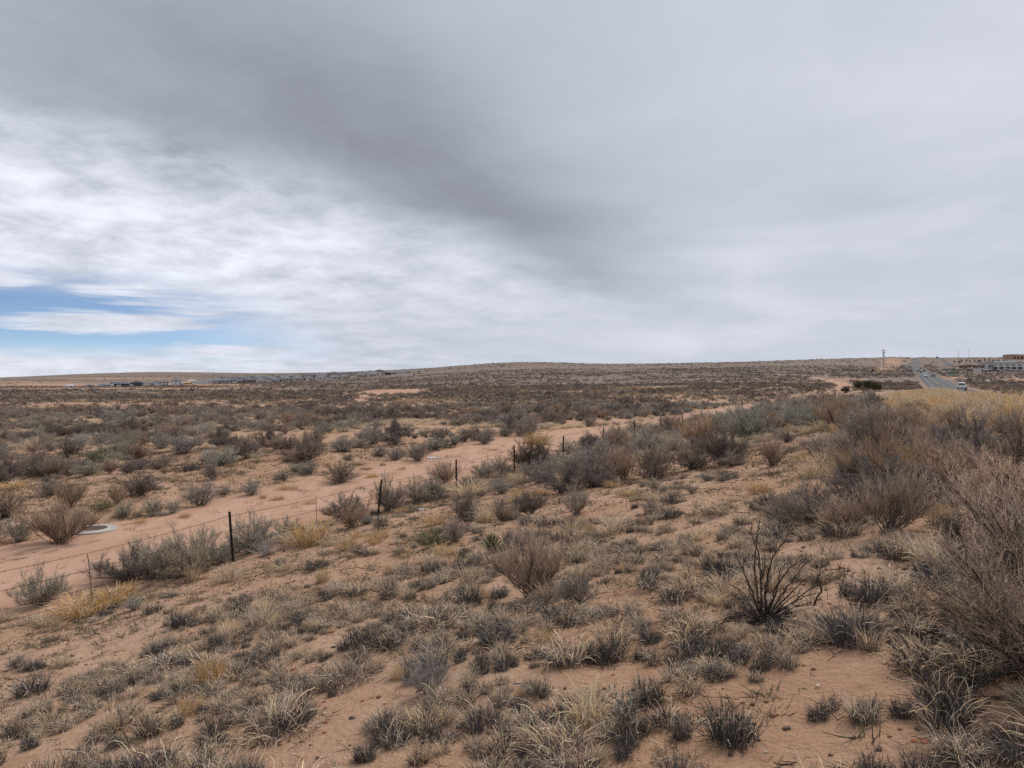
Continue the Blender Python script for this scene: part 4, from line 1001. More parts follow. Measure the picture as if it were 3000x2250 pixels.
GS, GG, GB = 'shrubs scattered over the sand', 'golden grass clumps', 'big twiggy shrubs on the embankment'
for a in [
  # beyond the dirt road, left
  ('brown', 168, 1597, 215, 145, 'large brown-grey twiggy bush left of the concrete manhole ring', GS, 'the big manhole bush'),
  ('sage', 47, 1590, 74, 78, 'green-grey sage bush at the left edge beside the large brown bush', GS, None),
  ('darkb', 10, 1518, 82, 68, 'dark rounded bush cut by the left picture edge beyond the dirt road', GS, 'the dark bush at the left edge'),
  ('brown', 205, 1487, 112, 80, 'brown open branched bush behind the large bush by the manhole', GS, None),
  ('grey', 145, 1452, 84, 48, 'low dark grey bush at the back of the left bush group', GS, None),
  ('brown', 342, 1476, 72, 62, 'spindly brown bush with bare twigs above the green mat bush', GS, None),
  ('darkb', 410, 1451, 98, 66, 'dark dense bush with a shadowy foot beyond the dirt road', GS, 'the dense roadside bush'),
  ('green', 290, 1498, 82, 38, 'low dark green mat-like bush above the manhole ring', GS, None),
  ('sage', 362, 1518, 66, 54, 'pale sage bush right above the manhole ring', GS, 'the manhole sage bush'),
  ('sage', 445, 1511, 72, 56, 'pale sage bush at the dirt road edge, left of a pair', GS, None),
  ('sage', 503, 1508, 52, 44, 'pale sage bush at the dirt road edge, right of a pair', GS, None),
  ('grey', 585, 1485, 98, 74, 'dark grey bush with bare base twigs beyond the nearest fence post', GS, 'the grey bush beyond the nearest post'),
  ('grey', 655, 1449, 54, 24, 'flat low grey bush right of the bare based grey bush', GS, None),
  ('sage', 733, 1454, 68, 54, 'round sage bush on the open sand beyond the dirt road', GS, 'the round sage bush on open sand'),
  ('darkb', 893, 1349, 128, 80, 'big dark round bush on the sandy rise', GS, 'the big dark round bush'),
  ('darkb', 722, 1344, 88, 66, 'dark broken bush left of the big dark round bush', GS, None),
  ('grey', 1000, 1413, 104, 62, 'wide grey dome bush right of the sand rise', GS, 'the wide grey dome bush'),
  ('sage', 906, 1389, 54, 42, 'small sage bush left of the wide grey dome bush', GS, None),
  ('grey', 825, 1409, 64, 28, 'low grey bush below the big dark round bush', GS, None),
  ('gold', 842, 1437, 58, 24, 'flat golden grass clump above the dirt road', GG, None),
  ('gold', 815, 1467, 34, 20, 'small golden grass ball on the dirt road edge', GG, None),
  ('gold', 768, 1463, 22, 20, 'tiny straw ball beside the round sage bush', GG, None),
  ('gold', 540, 1520, 34, 22, 'golden clump at the road edge right of the sage pair', GG, None),
  ('gold', 407, 1537, 32, 26, 'golden clump right of the manhole ring', GG, None),
  ('gold', 370, 1542, 30, 14, 'small olive-gold clump by the manhole ring', GG, None),
  ('gold', 30, 1430, 90, 24, 'rusty gold grass patch at the left edge on the sand', GG, None),
  ('darkb', 20, 1398, 96, 56, 'dark bush at the left edge, nearest the sand flat', GS, None),
  ('grey', 100, 1388, 104, 74, 'wide grey bush in the row along the sand flat, second from left', GS, None),
  ('brown', 165, 1397, 108, 64, 'brown bush in the row along the sand flat, third from left', GS, 'the sand flat bush row'),
  ('sage', 257, 1392, 84, 44, 'pale sage bush at the right end of the sand flat row', GS, None),
  ('darkb', 205, 1340, 76, 58, 'dark bush standing behind the sand flat row', GS, None),
  ('green', 305, 1352, 92, 52, 'olive bush behind the sand flat row', GS, None),
  ('brown', 395, 1345, 80, 55, 'brown bush on the ridge right of the olive bush', GS, None),
  ('grey', 470, 1375, 80, 40, 'grey bush on the sand below the ridge, left of a pair', GS, None),
  ('dark', 556, 1377, 50, 28, 'dark grass tuft on the sand below the ridge', GS, None),
  ('grey', 620, 1405, 44, 62, 'narrow upright grey bush in the middle of the sand flat', GS, None),
  ('grey', 1010, 1325, 60, 50, 'grey bush behind the wide dome bush', GS, None), ('sage', 1050, 1312, 66, 30, 'low sage bush right behind the wide dome bush', GS, None),
  ('grey', 1222, 1352, 62, 60, 'open grey bush beside the white litter on the sand', GS, 'the white litter by the road'),
  ('grey', 1160, 1350, 66, 40, 'loose grey bush left of the white litter on the sand', GS, None),
  ('sage', 1330, 1303, 60, 32, 'sage bush behind the white litter, right of two', GS, None), ('sage', 1275, 1318, 66, 40, 'sage bush directly behind the white litter', GS, None),
  ('grey', 1422, 1302, 58, 46, 'round grey bush beyond the road near the golden topped pile', GS, 'the round grey bush beyond the road'),
  ('gold', 1444, 1322, 26, 12, 'tiny golden clump on the road edge near the round grey bush', GG, None), ('gold', 1178, 1378, 20, 14, 'tiny golden clump on the far road edge left of the litter', GG, None),
  ('gold', 1090, 1400, 34, 18, 'golden clump on the near road edge by the sand', GG, None), ('gold', 905, 1478, 30, 18, 'golden clump low on the road edge', GG, None),
  ('darkb', 1495, 1262, 70, 46, 'dark bush in the far bush line beyond the road', GS, None), ('grey', 1545, 1280, 90, 56, 'grey bush in the far bush line behind the golden topped pile', GS, None),
  # along the fence
  ('sage', 112, 1775, 135, 108, 'dark sage bush at lower left by the fence', GS, 'the dark sage bush at lower left'),
  ('gold', 230, 1802, 150, 66, 'rusty gold grass mound right of the lower left sage bush', GG, 'the rusty gold mound'),
  ('gold', 335, 1765, 150, 62, 'tan tangled grass mound at the leaning fence stay', GG, None),
  ('darkb', 365, 1700, 200, 92, 'long dark bush along the fence right of the stay', GS, 'the long dark fence bush'),
  ('sage', 560, 1684, 205, 145, 'large sage bush left of the nearest fence post', GS, 'the large sage by the nearest post'),
  ('gold', 487, 1660, 60, 60, 'golden grass between the dark fence bush and large sage', GG, None),
  ('sage', 740, 1618, 140, 112, 'sage bush right of the nearest fence post', GS, 'the post-side sage'),
  ('silver', 780, 1628, 165, 56, 'silvery dead brush lying along the fence line', 'dead brush', 'the silvery dead brush'),
  ('sage', 840, 1577, 84, 64, 'blue-green sage bush above the silvery dead brush', GS, None),
  ('gold', 915, 1596, 128, 92, 'big golden tumbled bush against the fence stay', GG, 'the big golden fence bush'),
  ('straw', 670, 1706, 72, 66, 'pale straw clump at the foot of the nearest fence post', GG, None),
  ('straw', 558, 1706, 48, 70, 'tall broken straw stems before the large sage bush', GG, None),
  ('brown', 1028, 1547, 84, 72, 'brown twiggy bush left of the second fence post', GS, None),
  ('grey', 1134, 1499, 108, 95, 'big grey bush right of the second fence post', GS, 'the big grey bush by the second post'),
  ('sage', 1268, 1450, 64, 60, 'light sage bush left of the third fence post', GS, None),
  ('brown', 1305, 1420, 105, 74, 'brown and grey bush round the third fence post', GS, 'the bush round the third post'),
  ('dark', 1283, 1464, 66, 34, 'dark prickly low clump below the light sage', GS, None),
  ('sage', 1420, 1400, 92, 44, 'sage bush row right of the third fence post', GS, None), ('grey', 1465, 1388, 70, 48, 'grey bush left of the golden topped pile', GS, None),
  ('darkb', 1545, 1366, 92, 80, 'dark blue-grey brush pile at the fourth fence post', GS, 'the golden topped brush pile'), ('darkb', 1585, 1362, 84, 74, 'dark brush pile under the golden ball', GS, None),
  ('sage', 1665, 1330, 74, 46, 'sage bush beside the fifth fence post', GS, 'the sage by the fifth post'), ('sage', 1768, 1337, 64, 54, 'sage bush below the sixth fence post', GS, 'the sage below the sixth post'),
  ('straw', 1558, 1352, 34, 34, 'pale straw bush before the dark brush pile', GG, None),
  # slope between fence and the big bushes
  ('grey', 1365, 1527, 76, 94, 'upright grey bush on the slope left of a pale straw clump', GS, 'the upright slope bush'),
  ('straw', 1422, 1531, 66, 72, 'pale straw clump between two grey slope bushes', GG, None),
  ('brown', 1470, 1532, 92, 76, 'brown-grey bush right of the pale straw clump', GS, None),
  ('darkb', 1552, 1507, 90, 66, 'dark blue-grey bush on the slope above the yucca', GS, 'the dark blue-grey slope bush'),
  ('green', 1268, 1601, 112, 64, 'dark green wiry bush on the slope, left of its grey twin', GS, 'the dark green wiry bush'),
  ('grey', 1332, 1590, 84, 74, 'grey wiry bush leaning on the dark green one', GS, None),
  ('sage', 1690, 1507, 82, 88, 'upright green-grey sage bush below the dark bush row', GS, 'the upright green-grey sage'),
  ('darkb', 1650, 1444, 140, 90, 'leftmost bush of the wide dark row on the slope', GS, 'the wide dark bush row'), ('darkb', 1742, 1428, 140, 104, 'second bush of the wide dark row on the slope', GS, None),
  ('brown', 1832, 1408, 128, 104, 'third bush of the wide dark row, browner than the rest', GS, None), ('darkb', 1915, 1404, 116, 96, 'rightmost bush of the wide dark row on the slope', GS, 'the dark row end'),
  ('straw', 1612, 1396, 50, 62, 'straw clump standing above the left end of the dark row', GG, None), ('straw', 1525, 1417, 62, 54, 'straw clump left of the wide dark row', GG, None),
  ('gold', 1278, 1538, 84, 36, 'low golden grass clump on the slope below the third post', GG, 'the low golden clump'), ('gold', 1528, 1462, 70, 36, 'low golden grass clump above the blue-grey slope bush', GG, None),
  ('gold', 1105, 1582, 66, 40, 'golden grass clump on the slope below the second post', GG, None), ('gold', 1015, 1612, 60, 44, 'golden grass clump left on the slope', GG, 'the golden clump left on the slope'), ('gold', 1840, 1452, 70, 26, 'flat golden patch under the dark bush row', GG, None),
  ('sage', 1915, 1318, 88, 50, 'sage bush above the right end of the dark row', GS, None), ('grey', 1845, 1345, 56, 50, 'grey bush above the middle of the dark row', GS, None),
  ('darkb', 2125, 1362, 138, 116, 'big dark bush in the middle of the sand strip', GS, 'the big dark bush on the sand strip'), ('darkb', 2032, 1374, 124, 66, 'dark bush left of the big one on the sand strip', GS, None),
  ('grey', 2147, 1367, 74, 44, 'grey bush at the right foot of the big dark bush', GS, None), ('brown', 2262, 1368, 100, 100, 'fan shaped brown-grey bush alone on the sand strip', GS, 'the fan shaped bush on the sand'),
  ('dark', 2137, 1402, 68, 36, 'dark tuft below the big dark bush', GS, None), ('grey', 2385, 1327, 108, 46, 'wide low grey bush right of the fan shaped bush', GS, None), ('darkb', 2255, 1275, 84, 46, 'dark bush behind the fan shaped bush', GS, None),
  ('green', 2095, 1268, 70, 42, 'olive green dome bush beyond the big dark bush', GS, 'the olive green dome'), ('grey', 2480, 1300, 70, 56, 'grey bush right of the wide low one', GS, None), ('darkb', 2305, 1296, 50, 30, 'small dark bush behind the fan shaped bush', GS, None),
  ('dark', 2218, 1490, 42, 40, 'round dark grass ball in the pale grass field', GS, 'the round dark ball in pale grass'),
  # big bushes on the right
  ('brown', 2592, 1352, 112, 112, 'fan shaped brown bush with dark foot on the embankment', GB, 'the embankment fan bush'), ('brown', 2500, 1428, 150, 142, 'brown bush with tall thin stems left of the great fan bush', GB, 'the thin stemmed bush'),
  ('brown', 2612, 1562, 250, 205, 'great fan bush with dark base twigs in the right middle', GB, 'the great fan bush'), ('sage', 2690, 1480, 150, 110, 'pale grey-green crown of the bush behind the great fan bush', GB, None),
  ('brown', 2480, 1560, 180, 120, 'low spreading bush left of the great fan bush', GB, None), ('darkb', 2840, 1355, 220, 150, 'very dark bush with a shadowy hollow at right', GB, 'the very dark bush at right'),
  ('brown', 2700, 1335, 160, 118, 'brown bush left of the very dark one', GB, None), ('brown', 2660, 1258, 130, 80, 'hazy brown bush under the golden verge grass', GB, 'the hazy brown bush'), ('grey', 2540, 1245, 130, 62, 'blue-grey bush in the upper row of the embankment', GB, None),
  ('darkb', 2490, 1222, 70, 40, 'dark blue-grey bush left in the upper embankment row', GB, None), ('brown', 2800, 1262, 150, 66, 'purplish brown bush behind the very dark one', GB, None), ('brown', 2950, 1275, 160, 74, 'reddish brown bush at the right edge below the verge', GB, 'the reddish edge bush'),
  ('brown', 2760, 1440, 150, 120, 'brown bush right of the great fan bush', GB, None), ('brown', 2590, 1270, 110, 60, 'brown bush with black bent stems in the upper row', GB, None), ('grey', 2420, 1215, 110, 50, 'grey bush at the left end of the upper embankment row', GB, None),
  ('darkb', 2800, 1590, 120, 100, 'dark thicket between the great fan bush and leaning bush', GB, None),
  ('grey', 2330, 1205, 90, 44, 'grey bush on the bank before the dirt road bend', GS, None), ('darkb', 2385, 1190, 60, 36, 'dark bush on the bank before the dirt road bend', GS, None),
  ('brown', 1560, 1752, 255, 230, 'large bare brown bush beside the yucca in the middle of the slope', GB, 'the bare yucca bush'),
  ('dark', 1570, 1590, 80, 62, 'dark bushy grass tuft right above the yucca', GS, None), ('dark', 1500, 1598, 70, 64, 'dark grass tuft just above the yucca', GS, None),
  ('straw', 2745, 1668, 150, 120, 'tall pale grass clump in front of the great fan bush', GG, 'the tall pale grass clump'), ('straw', 2690, 1640, 110, 90, 'pale arching grass clump left of the tall one', GG, None), ('gold', 2850, 1800, 120, 60, 'trampled golden straw under the leaning bush', GG, 'the trampled golden straw'),
  ('dark', 2760, 1715, 130, 60, 'dark matted tuft under the tall pale grass', GS, None), ('dark', 2780, 2095, 170, 165, 'large dark tuft with long bent straw at lower right', GS, 'the big lower tuft'), ('tuft', 2860, 1975, 200, 120, 'dark tangled grass under the leaning bush at right', GS, None),
  ('dark', 2880, 2235, 200, 75, 'dark curved grass rim at the bottom right corner', GS, None), ('silver', 2975, 1960, 150, 130, 'silvery dead twigs at the right edge', 'dead brush', 'the silvery twigs at right edge')]:
    place(*a)

# golden ball caught on top of the brush pile
X, Y, Z = [float(v[0]) for v in ground(1575, 1366)]
o = plant('gold', X, Y, Z + 64 * Y / F_PX, 80 * Y / F_PX, 48 * Y / F_PX, 0.4, 'bright golden tumbleweed ball on top of the dark brush pile', GG)

# yucca ----------------------------------------------------------------
def yucca():
    X, Y, Z = [float(v[0]) for v in ground(1440, 1632)]; o = empty('yucca', (X, Y, Z)); r = np.random.default_rng(8)
    g = Geo(); g.tube([(0, 0, -.05), (0, 0, .12)], [.05, .035], 8); g.obj('stump', _m('yucca_stump', (0.14, 0.11, 0.08)), o)
    for k in range(58):
        az = k * 2.39996; ti = math.radians(6 + 66 * (k / 58) ** .8); L = r.uniform(.34, .44); w = .017
        d = np.array([math.sin(ti) * math.cos(az), math.sin(ti) * math.sin(az), math.cos(ti)]); s = np.array([-math.sin(az), math.cos(az), 0]); n = np.cross(d, s)
        c = np.array((.070, .092, .036)) * r.uniform(.75, 1.35) if k < 50 else np.array((.32, .27, .16))
        f = np.array([0, .3, .65, 1.0]); ww = np.array([.8, 1, .75, .08]) * w; P = d[None] * (f * L)[:, None] + np.array([0, 0, .08]) + np.outer(f ** 2 * .03, [0, 0, -1])
        V = np.concatenate([P - s * ww[:, None], P + n * .004, P + s * ww[:, None]]); Q = [(i, i + 1, 4 + i + 1, 4 + i) for i in range(3)] + [(4 + i, 4 + i + 1, 8 + i + 1, 8 + i) for i in range(3)]
        gg = Geo(); gg.add(V, Q, np.concatenate([np.tile(c, (4, 1)), np.tile(c * 1.1, (4, 1)), np.tile(c, (4, 1))])); gg.obj('leaf', M_yucca, o)
    tag(o, 'green spiky yucca beside the bare brown bush in mid slope', 'yucca'); TAKEN.append((X, Y, .3)); LANDMARKS.append((1440, 1632, 'the green yucca'))
yucca()

# dead black bush: bare crooked limbs -----------------------------------
def dead_bush():
    X, Y, Z = [float(v[0]) for v in ground(2240, 1830)]; o = empty('dead_bush', (X, Y, Z)); r = np.random.default_rng(21); k = Y / F_PX
    limbs = [[(0, 0), (-15, 80), (-20, 180), (-8, 250), (0, 275), (8, 300)], [(5, 0), (10, 120), (40, 190), (80, 240), (95, 260)], [(0, 0), (-6, 150), (-18, 210), (-35, 250), (-40, 280)], [(0, 0), (-30, 90), (-55, 150), (-70, 195)],
             [(10, 20), (60, 75), (110, 130), (150, 165)], [(15, 25), (85, 45), (140, 62), (195, 66)], [(150, 64), (175, 95), (165, 130), (180, 150)], [(10, 20), (70, 90), (120, 150)], [(10, 15), (50, 100), (62, 150)], [(-5, 10), (-60, 25), (-110, 15), (-130, -20)],
             [(15, 10), (70, 20), (110, -10), (125, -40)], [(0, 5), (-8, 100), (5, 160), (2, 215)], [(10, 30), (30, 110), (55, 170), (85, 205)], [(0, 15), (-25, 60), (-40, 110)], [(20, 20), (90, 70), (145, 115), (175, 125)], [(10, 10), (90, 15), (130, 5)], [(0, 5), (18, 90), (24, 140), (45, 185)]]
    for i, L in enumerate(limbs):
        dep = r.uniform(-.28, .28); a = np.array(L, float); n = len(a); tt = np.linspace(0, n - 1, 4 * n); f = np.linspace(0, 1, len(tt))
        P = np.stack([np.interp(tt, np.arange(n), a[:, 0]) * k, dep * f + r.normal(0, .006, len(tt)), np.interp(tt, np.arange(n), a[:, 1]) * k * 1.02 - .05 * (f == 0)], -1); P[1:, 0] += r.normal(0, .006, len(tt) - 1)
        g = Geo(); c = np.array((.045, .036, .032)) * r.uniform(.7, 1.3); g.tube(P, np.linspace(.0095, .003, len(tt)), 5, c)
        S = branch(r, P[None], 9, .25, 1.0, .06, .24, 40, 4, .2); g.ribbons(S, np.array([.0045, .004, .003, .002])[None], np.tile(c, (len(S), 1)), r)
        g.obj('limb', M_twig, o)
    g = Geo()
    for j in range(70):
        a = r.uniform(0, 6.28); l = r.uniform(.25, .55); P = arc_blades(r, 1, .06, l, l, 35, 85, .9, 6)[0]; g.tube(P, np.linspace(.006, .003, 6), 4, np.array((.05, .042, .04)) * r.uniform(.7, 1.6), False)
    g.obj('root_skirt', M_twig, o)
    tag(o, 'dead black bush with bare crooked limbs in the right foreground', 'dead bush'); TAKEN.append((X, Y, .35)); LANDMARKS.append((2240, 1830, 'the dead black bush'))
dead_bush()

# leaning feathery bushes at the right edge: stems sweep up to the left ----
def leaning_bush(px, py, H, wpx, lean, seed, sc, lc, tc_, label, n=26, tilt=44):
    X, Y, Z = [float(v[0]) for v in ground(px, py)]
    w, f = shrub_meshes(seed, sc, lc, n, 78, 13, 11, 3, (.006, .022), H, .0038, lean, .25, .07, tc_, (.16, .42), (.05, .16), .012, .55 * H)
    o = link(bpy.data.objects.new('leaning_shrub', w)); o.location = (X, Y, Z); link(bpy.data.objects.new('foliage', f), o)
    tag(o, label, 'shrub', GB); TAKEN.append((X, Y, .5)); return o
leaning_bush(3085, 1770, 1.12, 0, (-.62, .10), 401, (.105, .083, .07), (.36, .285, .225), (.55, .455, .365), 'feathery brown bush leaning in from the right edge, the nearest', 34)
leaning_bush(3040, 1620, 1.25, 0, (-.45, .1), 402, (.11, .085, .07), (.36, .285, .225), (.55, .455, .365), 'feathery bush leaning left at the right edge, second nearest', 32)
leaning_bush(3030, 1450, 1.3, 0, (-.20, .1), 403, (.075, .06, .052), (.25, .20, .165), (.38, .31, .255), 'dark limbed bush standing at the right edge above the leaning ones', 28)
leaning_bush(3110, 2000, .95, 0, (-.75, .1), 404, (.075, .064, .057), (.20, .172, .148), (.32, .275, .23), 'dark low bush reaching in at the lower right edge', 30)
LANDMARKS.append((2960, 1600, 'the leaning feathery bush'))
def sprig():
    X, Y, Z = [float(v[0]) for v in ground(1825, 2178)]
    w, f = shrub_meshes(451, (.17, .14, .11), (.33, .325, .28), 12, 46, 6, 4, 4, (.008, .02), .40, .003, (0, 0), .45, .010, None, (.06, .13), (.02, .045), .0042, .22, .35)
    o = link(bpy.data.objects.new('sprig_plant', w)); o.location = (X, Y, Z); link(bpy.data.objects.new('foliage', f), o)
    tag(o, 'small upright twiggy sprig on bare sand at the bottom', 'plant'); TAKEN.append((X, Y, .12)); LANDMARKS.append((1825, 2178, 'the small twiggy sprig'))
sprig()

# large green-dark juniper-like bushes in the middle distance ------------
def dense_bush(px, py, wpx, hpx, c, label, n=3200, seed=1, cat='bush', name='dense_bush'):
    X, Y, Z = [float(v[0]) for v in ground(px, py)]; k = Y / F_PX; W, H = wpx * k, hpx * k; r = np.random.default_rng(seed)
    o = empty(name, (X, Y, Z)); g = Geo()
    for P in grow(r, 14, 60, H * .8, .7, W * .12, .07): g.tube(P, np.linspace(.05, .015, 6), 5, np.array((.08, .06, .045)), False)
    g.obj('stems', M_twig, o)
    lob = np.stack([r.uniform(-.36, .36, 11) * W, r.uniform(-.2, .2, 11) * W, r.uniform(.35, .68, 11) * H], -1); lr = r.uniform(.16, .26, 11); i = r.integers(0, 11, n)
    u = r.normal(size=(n, 3)); u /= np.linalg.norm(u, axis=1, keepdims=True); A = lob[i] + u * (lr[i] * (.4 + .6 * r.random(n) ** .5))[:, None] * np.array([W, W * .8, H * 1.35]); A[:, 2] = np.abs(A[:, 2])
    dd = r.normal(0, .7, (n, 3)); dd[:, 2] = np.abs(dd[:, 2]) + .5; dd /= np.linalg.norm(dd, axis=1, keepdims=True); sd = np.cross(dd, r.normal(size=(n, 3))); sd /= np.linalg.norm(sd, axis=1, keepdims=True)
    g = Geo(); g.tris(A, sd * .10 * r.uniform(.6, 1.4, (n, 1)), dd * .26 * r.uniform(.6, 1.4, (n, 1)), vary(r, c, n, .35)); g.obj('foliage', M_leaf, o)
    return tag(o, label, cat, 'dense bushes in the middle distance')
dense_bush(2533, 1145, 54, 34, (.075, .070, .042), 'tall dark olive bush by the dirt road bend', 3600, 1); dense_bush(2570, 1147, 40, 28, (.095, .082, .045), 'olive bush joined to the right of the tall dark one', 2400, 2)
dense_bush(2477, 1151, 24, 19, (.115, .10, .095), 'round grey bush beside the dirt road bend', 1400, 3)
dense_bush(828, 1137, 16, 6, (.055, .05, .045), 'low dark bush on the plain below the estate, left of two', 500, 4); dense_bush(945, 1136, 19, 8, (.055, .052, .045), 'low dark bush on the plain below the estate, right of two', 600, 5)
dense_bush(1114, 1107, 9, 4.5, (.055, .05, .045), 'small dark bush below the dark building at the estate end', 300, 6)

# bare winter trees and the dark hedge by the commercial buildings --------
def bare_tree(px, Y, hpx, seed, label, c=(.175, .132, .122), evergreen=False):
    X = (px - CX) / F_PX * Y; z = float(height(X, Y)); H = hpx * Y / F_PX; r = np.random.default_rng(seed)
    o = empty('bare_tree' if not evergreen else 'evergreen_tree', (X, Y, z)); g = Geo(); g.tube([(0, 0, -.5), (.05, 0, H * .25), (0, .05, H * .45)], [.2, .15, .1], 6, np.array(c)); S = grow(r, 9, 46, H * .7, .8, .1, .08); S[:, :, 2] += H * .3
    for P in S: g.tube(P, np.linspace(.09, .03, 6), 4, np.array(c), False)
    g.obj('trunk', M_twig, o); g = Geo(); T = branch(r, S, 12, .2, 1, H * .12, H * .32, 40, 4, .2); g.ribbons(T, np.array([.07, .06, .05, .03])[None] * 1.3, vary(r, c, len(T), .25), r); T2 = branch(r, T, 4, .2, 1, H * .06, H * .15, 40, 3, .15); g.ribbons(T2, np.array([.05, .05, .03])[None] * 1.3, vary(r, c if not evergreen else (.05, .055, .038), len(T2), .25), r)
    g.obj('crown', M_twig, o); return tag(o, label, 'tree', 'trees by the commercial buildings')
tr = np.random.default_rng(77)
for k, px in enumerate(np.linspace(2812, 2905, 14)):
    bare_tree(px + tr.uniform(-2, 2), 770 + tr.uniform(-20, 60), tr.uniform(11, 17), 500 + k, f'bare reddish tree by the dirt lot, {ORD[k]} in the row')
for k, px in enumerate(np.linspace(2798, 2950, 15)):
    bare_tree(px + tr.uniform(-4, 4), 1250 + tr.uniform(-60, 60), tr.uniform(6, 10), 540 + k, f'dark tree on the right skyline, {ORD[k]} in the line', (.09, .08, .072), True)
for k, px in enumerate(np.linspace(2880, 2990, 12)):
    X, Y, Z = [float(v[0]) for v in ground(px, 1089 + (k % 3))]
    dense_bush(px, 1089 + (k % 3) + tr.uniform(-1, 1), tr.uniform(13, 19), tr.uniform(6, 9), (.060, .052, .040), f'dark hedge bush below the commercial building, {ORD[k]}', 420, 600 + k, 'bush', 'hedge_bush')

# ------------------------------------------------------------------ small things lying about
def manhole():
    X, Y, Z = [float(v[0]) for v in ground(268, 1557)]; o = empty('manhole', (X, Y, Z + .02))
    a = np.arange(28) / 28 * 2 * np.pi
    R = .76; rr = .43
    V = np.concatenate([np.stack([R * np.cos(a), R * np.sin(a), np.full(28, .05)], -1), np.stack([rr * np.cos(a), rr * np.sin(a), np.full(28, .07)], -1), np.stack([R * 1.03 * np.cos(a), R * 1.03 * np.sin(a), np.full(28, -.25)], -1)])
    Q = [(i, (i + 1) % 28, 28 + (i + 1) % 28, 28 + i) for i in range(28)] + [(56 + i, 56 + (i + 1) % 28, (i + 1) % 28, i) for i in range(28)]
    g = Geo(); g.add(V, Q); g.obj('concrete_ring', M_conc, o)
    g = Geo(); g.tube([(0, 0, .0), (0, 0, .055)], rr, 28)
    for q_ in range(-4, 5):
        w = math.sqrt(max(rr ** 2 * .8 - (q_ * .095) ** 2, 0)); g.box(-w, w, q_ * .095 - .015, q_ * .095 + .015, .055, .064)
    g.obj('iron_cover', _m('rusty_iron', (0.17, 0.115, 0.09), 0.7), o)
    tag(o, 'pale concrete manhole ring with rusty iron cover beyond the dirt road', 'manhole'); TAKEN.append((X, Y, 1.1)); LANDMARKS.append((300, 1560, 'the manhole ring'))
manhole()
def lump(name, px, py, s, mat, label, cat, seed=0, flat=.6, dz=0.0):
    X, Y, Z = [float(v[0]) for v in ground(px, py)]; r = np.random.default_rng(seed); k = Y / F_PX * s
    ph = np.linspace(0, np.pi, 7); th = np.arange(10) / 10 * 2 * np.pi; V = []
    for p_ in ph:
        for t in th: V.append((math.sin(p_) * math.cos(t), math.sin(p_) * math.sin(t), math.cos(p_) * flat))
    V = np.array(V) * (.75 + .5 * r.random((70, 1))) * k * .5; V[:, 2] += k * flat * .3
    Q = [(i * 10 + j, (i + 1) * 10 + j, (i + 1) * 10 + (j + 1) % 10, i * 10 + (j + 1) % 10) for i in range(6) for j in range(10)]
    g = Geo(); g.add(V, Q); o = g.obj(name, mat); o.location = (X, Y, Z + dz); o.rotation_euler[2] = r.uniform(0, 6); return tag(o, label, cat)
M_stone = _m('pale_limestone', (0.48, 0.43, 0.35)); M_red = _m('red_clay', (0.36, 0.13, 0.055)); M_litter = _m('white_litter', (0.72, 0.73, 0.75), .5)
lump('stone', 2705, 1856, 30, M_stone, 'pale broken stone lying on dark litter at right', 'stone', 1, .8); lump('stone', 2718, 1862, 24, M_stone, 'flat pale stone chip beside the pale broken stone', 'stone', 2, .35); lump('stone', 2694, 1862, 20, M_stone, 'flat pale stone left of the pale broken stone', 'stone', 3, .35)
lump('stone', 2832, 2120, 13, M_stone, 'small round pale pebble beside the large dark tuft', 'stone', 4, .6); lump('stone', 1741, 1604, 18, _m('white_stone', (.6, .6, .58)), 'white stone in the pale grass field', 'stone', 5, .7)
lump('clay_lump', 1703, 2245, 26, M_red, 'red clay lump at the bottom edge', 'clay lump', 6, .7); lump('clay_shard', 2690, 2181, 20, M_red, 'red clay shard on the sand at lower right, left of two', 'clay shard', 7, .3); lump('clay_shard', 2722, 2184, 26, M_red, 'red clay shard on the sand at lower right, right of two', 'clay shard', 8, .25)
lump('stone', 2252, 2215, 12, M_stone, 'small pale pebble on bare sand at the bottom', 'stone', 9, .6); lump('stone', 1750, 2218, 14, M_stone, 'pale pebble left of the small twiggy sprig', 'stone', 10, .5)
lump('stone', 2030, 1750, 10, M_stone, 'pale pebble near the dead black bush', 'stone', 14, .5)
def litter(px, py, w, label, seed):
    X, Y, Z = [float(v[0]) for v in ground(px, py)]; k = w * Y / F_PX; r = np.random.default_rng(seed); n = 9
    gx, gy = np.meshgrid(np.linspace(-.5, .5, n), np.linspace(-.35, .35, n)); zz = .01 + .26 * fbm(gx * 5 + seed, gy * 5, 3, seed); V = np.stack([gx * k, gy * k, zz * k * 1.2], -1).reshape(-1, 3); V[:, :2] += r.normal(0, k * .02, (n * n, 2))
    i = np.arange(n - 1)[:, None] * n + np.arange(n - 1)[None]; Q = np.stack([i, i + 1, i + 1 + n, i + n], -1).reshape(-1, 4)
    g = Geo(); g.add(V, Q); g.add(V - np.array([0, 0, .012]), Q[:, ::-1]); o = g.obj('litter_bag', M_litter); o.location = (X, Y, Z); return tag(o, label, 'litter')
litter(1262, 1345, 24, 'crumpled white bag lying by the dirt road', 2); litter(1280, 1343, 13, 'smaller white scrap right of the crumpled white bag', 4)
def carton():
    X, Y, Z = [float(v[0]) for v in ground(1235, 1496)]; k = 19 * Y / F_PX; g = Geo(); g.box(-k/2, k/2, -k*.2, k*.2, 0, k * .28, (1, 1, 1), .006, .006); o = g.obj('carton', M_litter); o.location = (X, Y, Z - .01); o.rotation_euler = (0, .05, .35); tag(o, 'small white carton on the slope below the fence', 'litter')
carton()
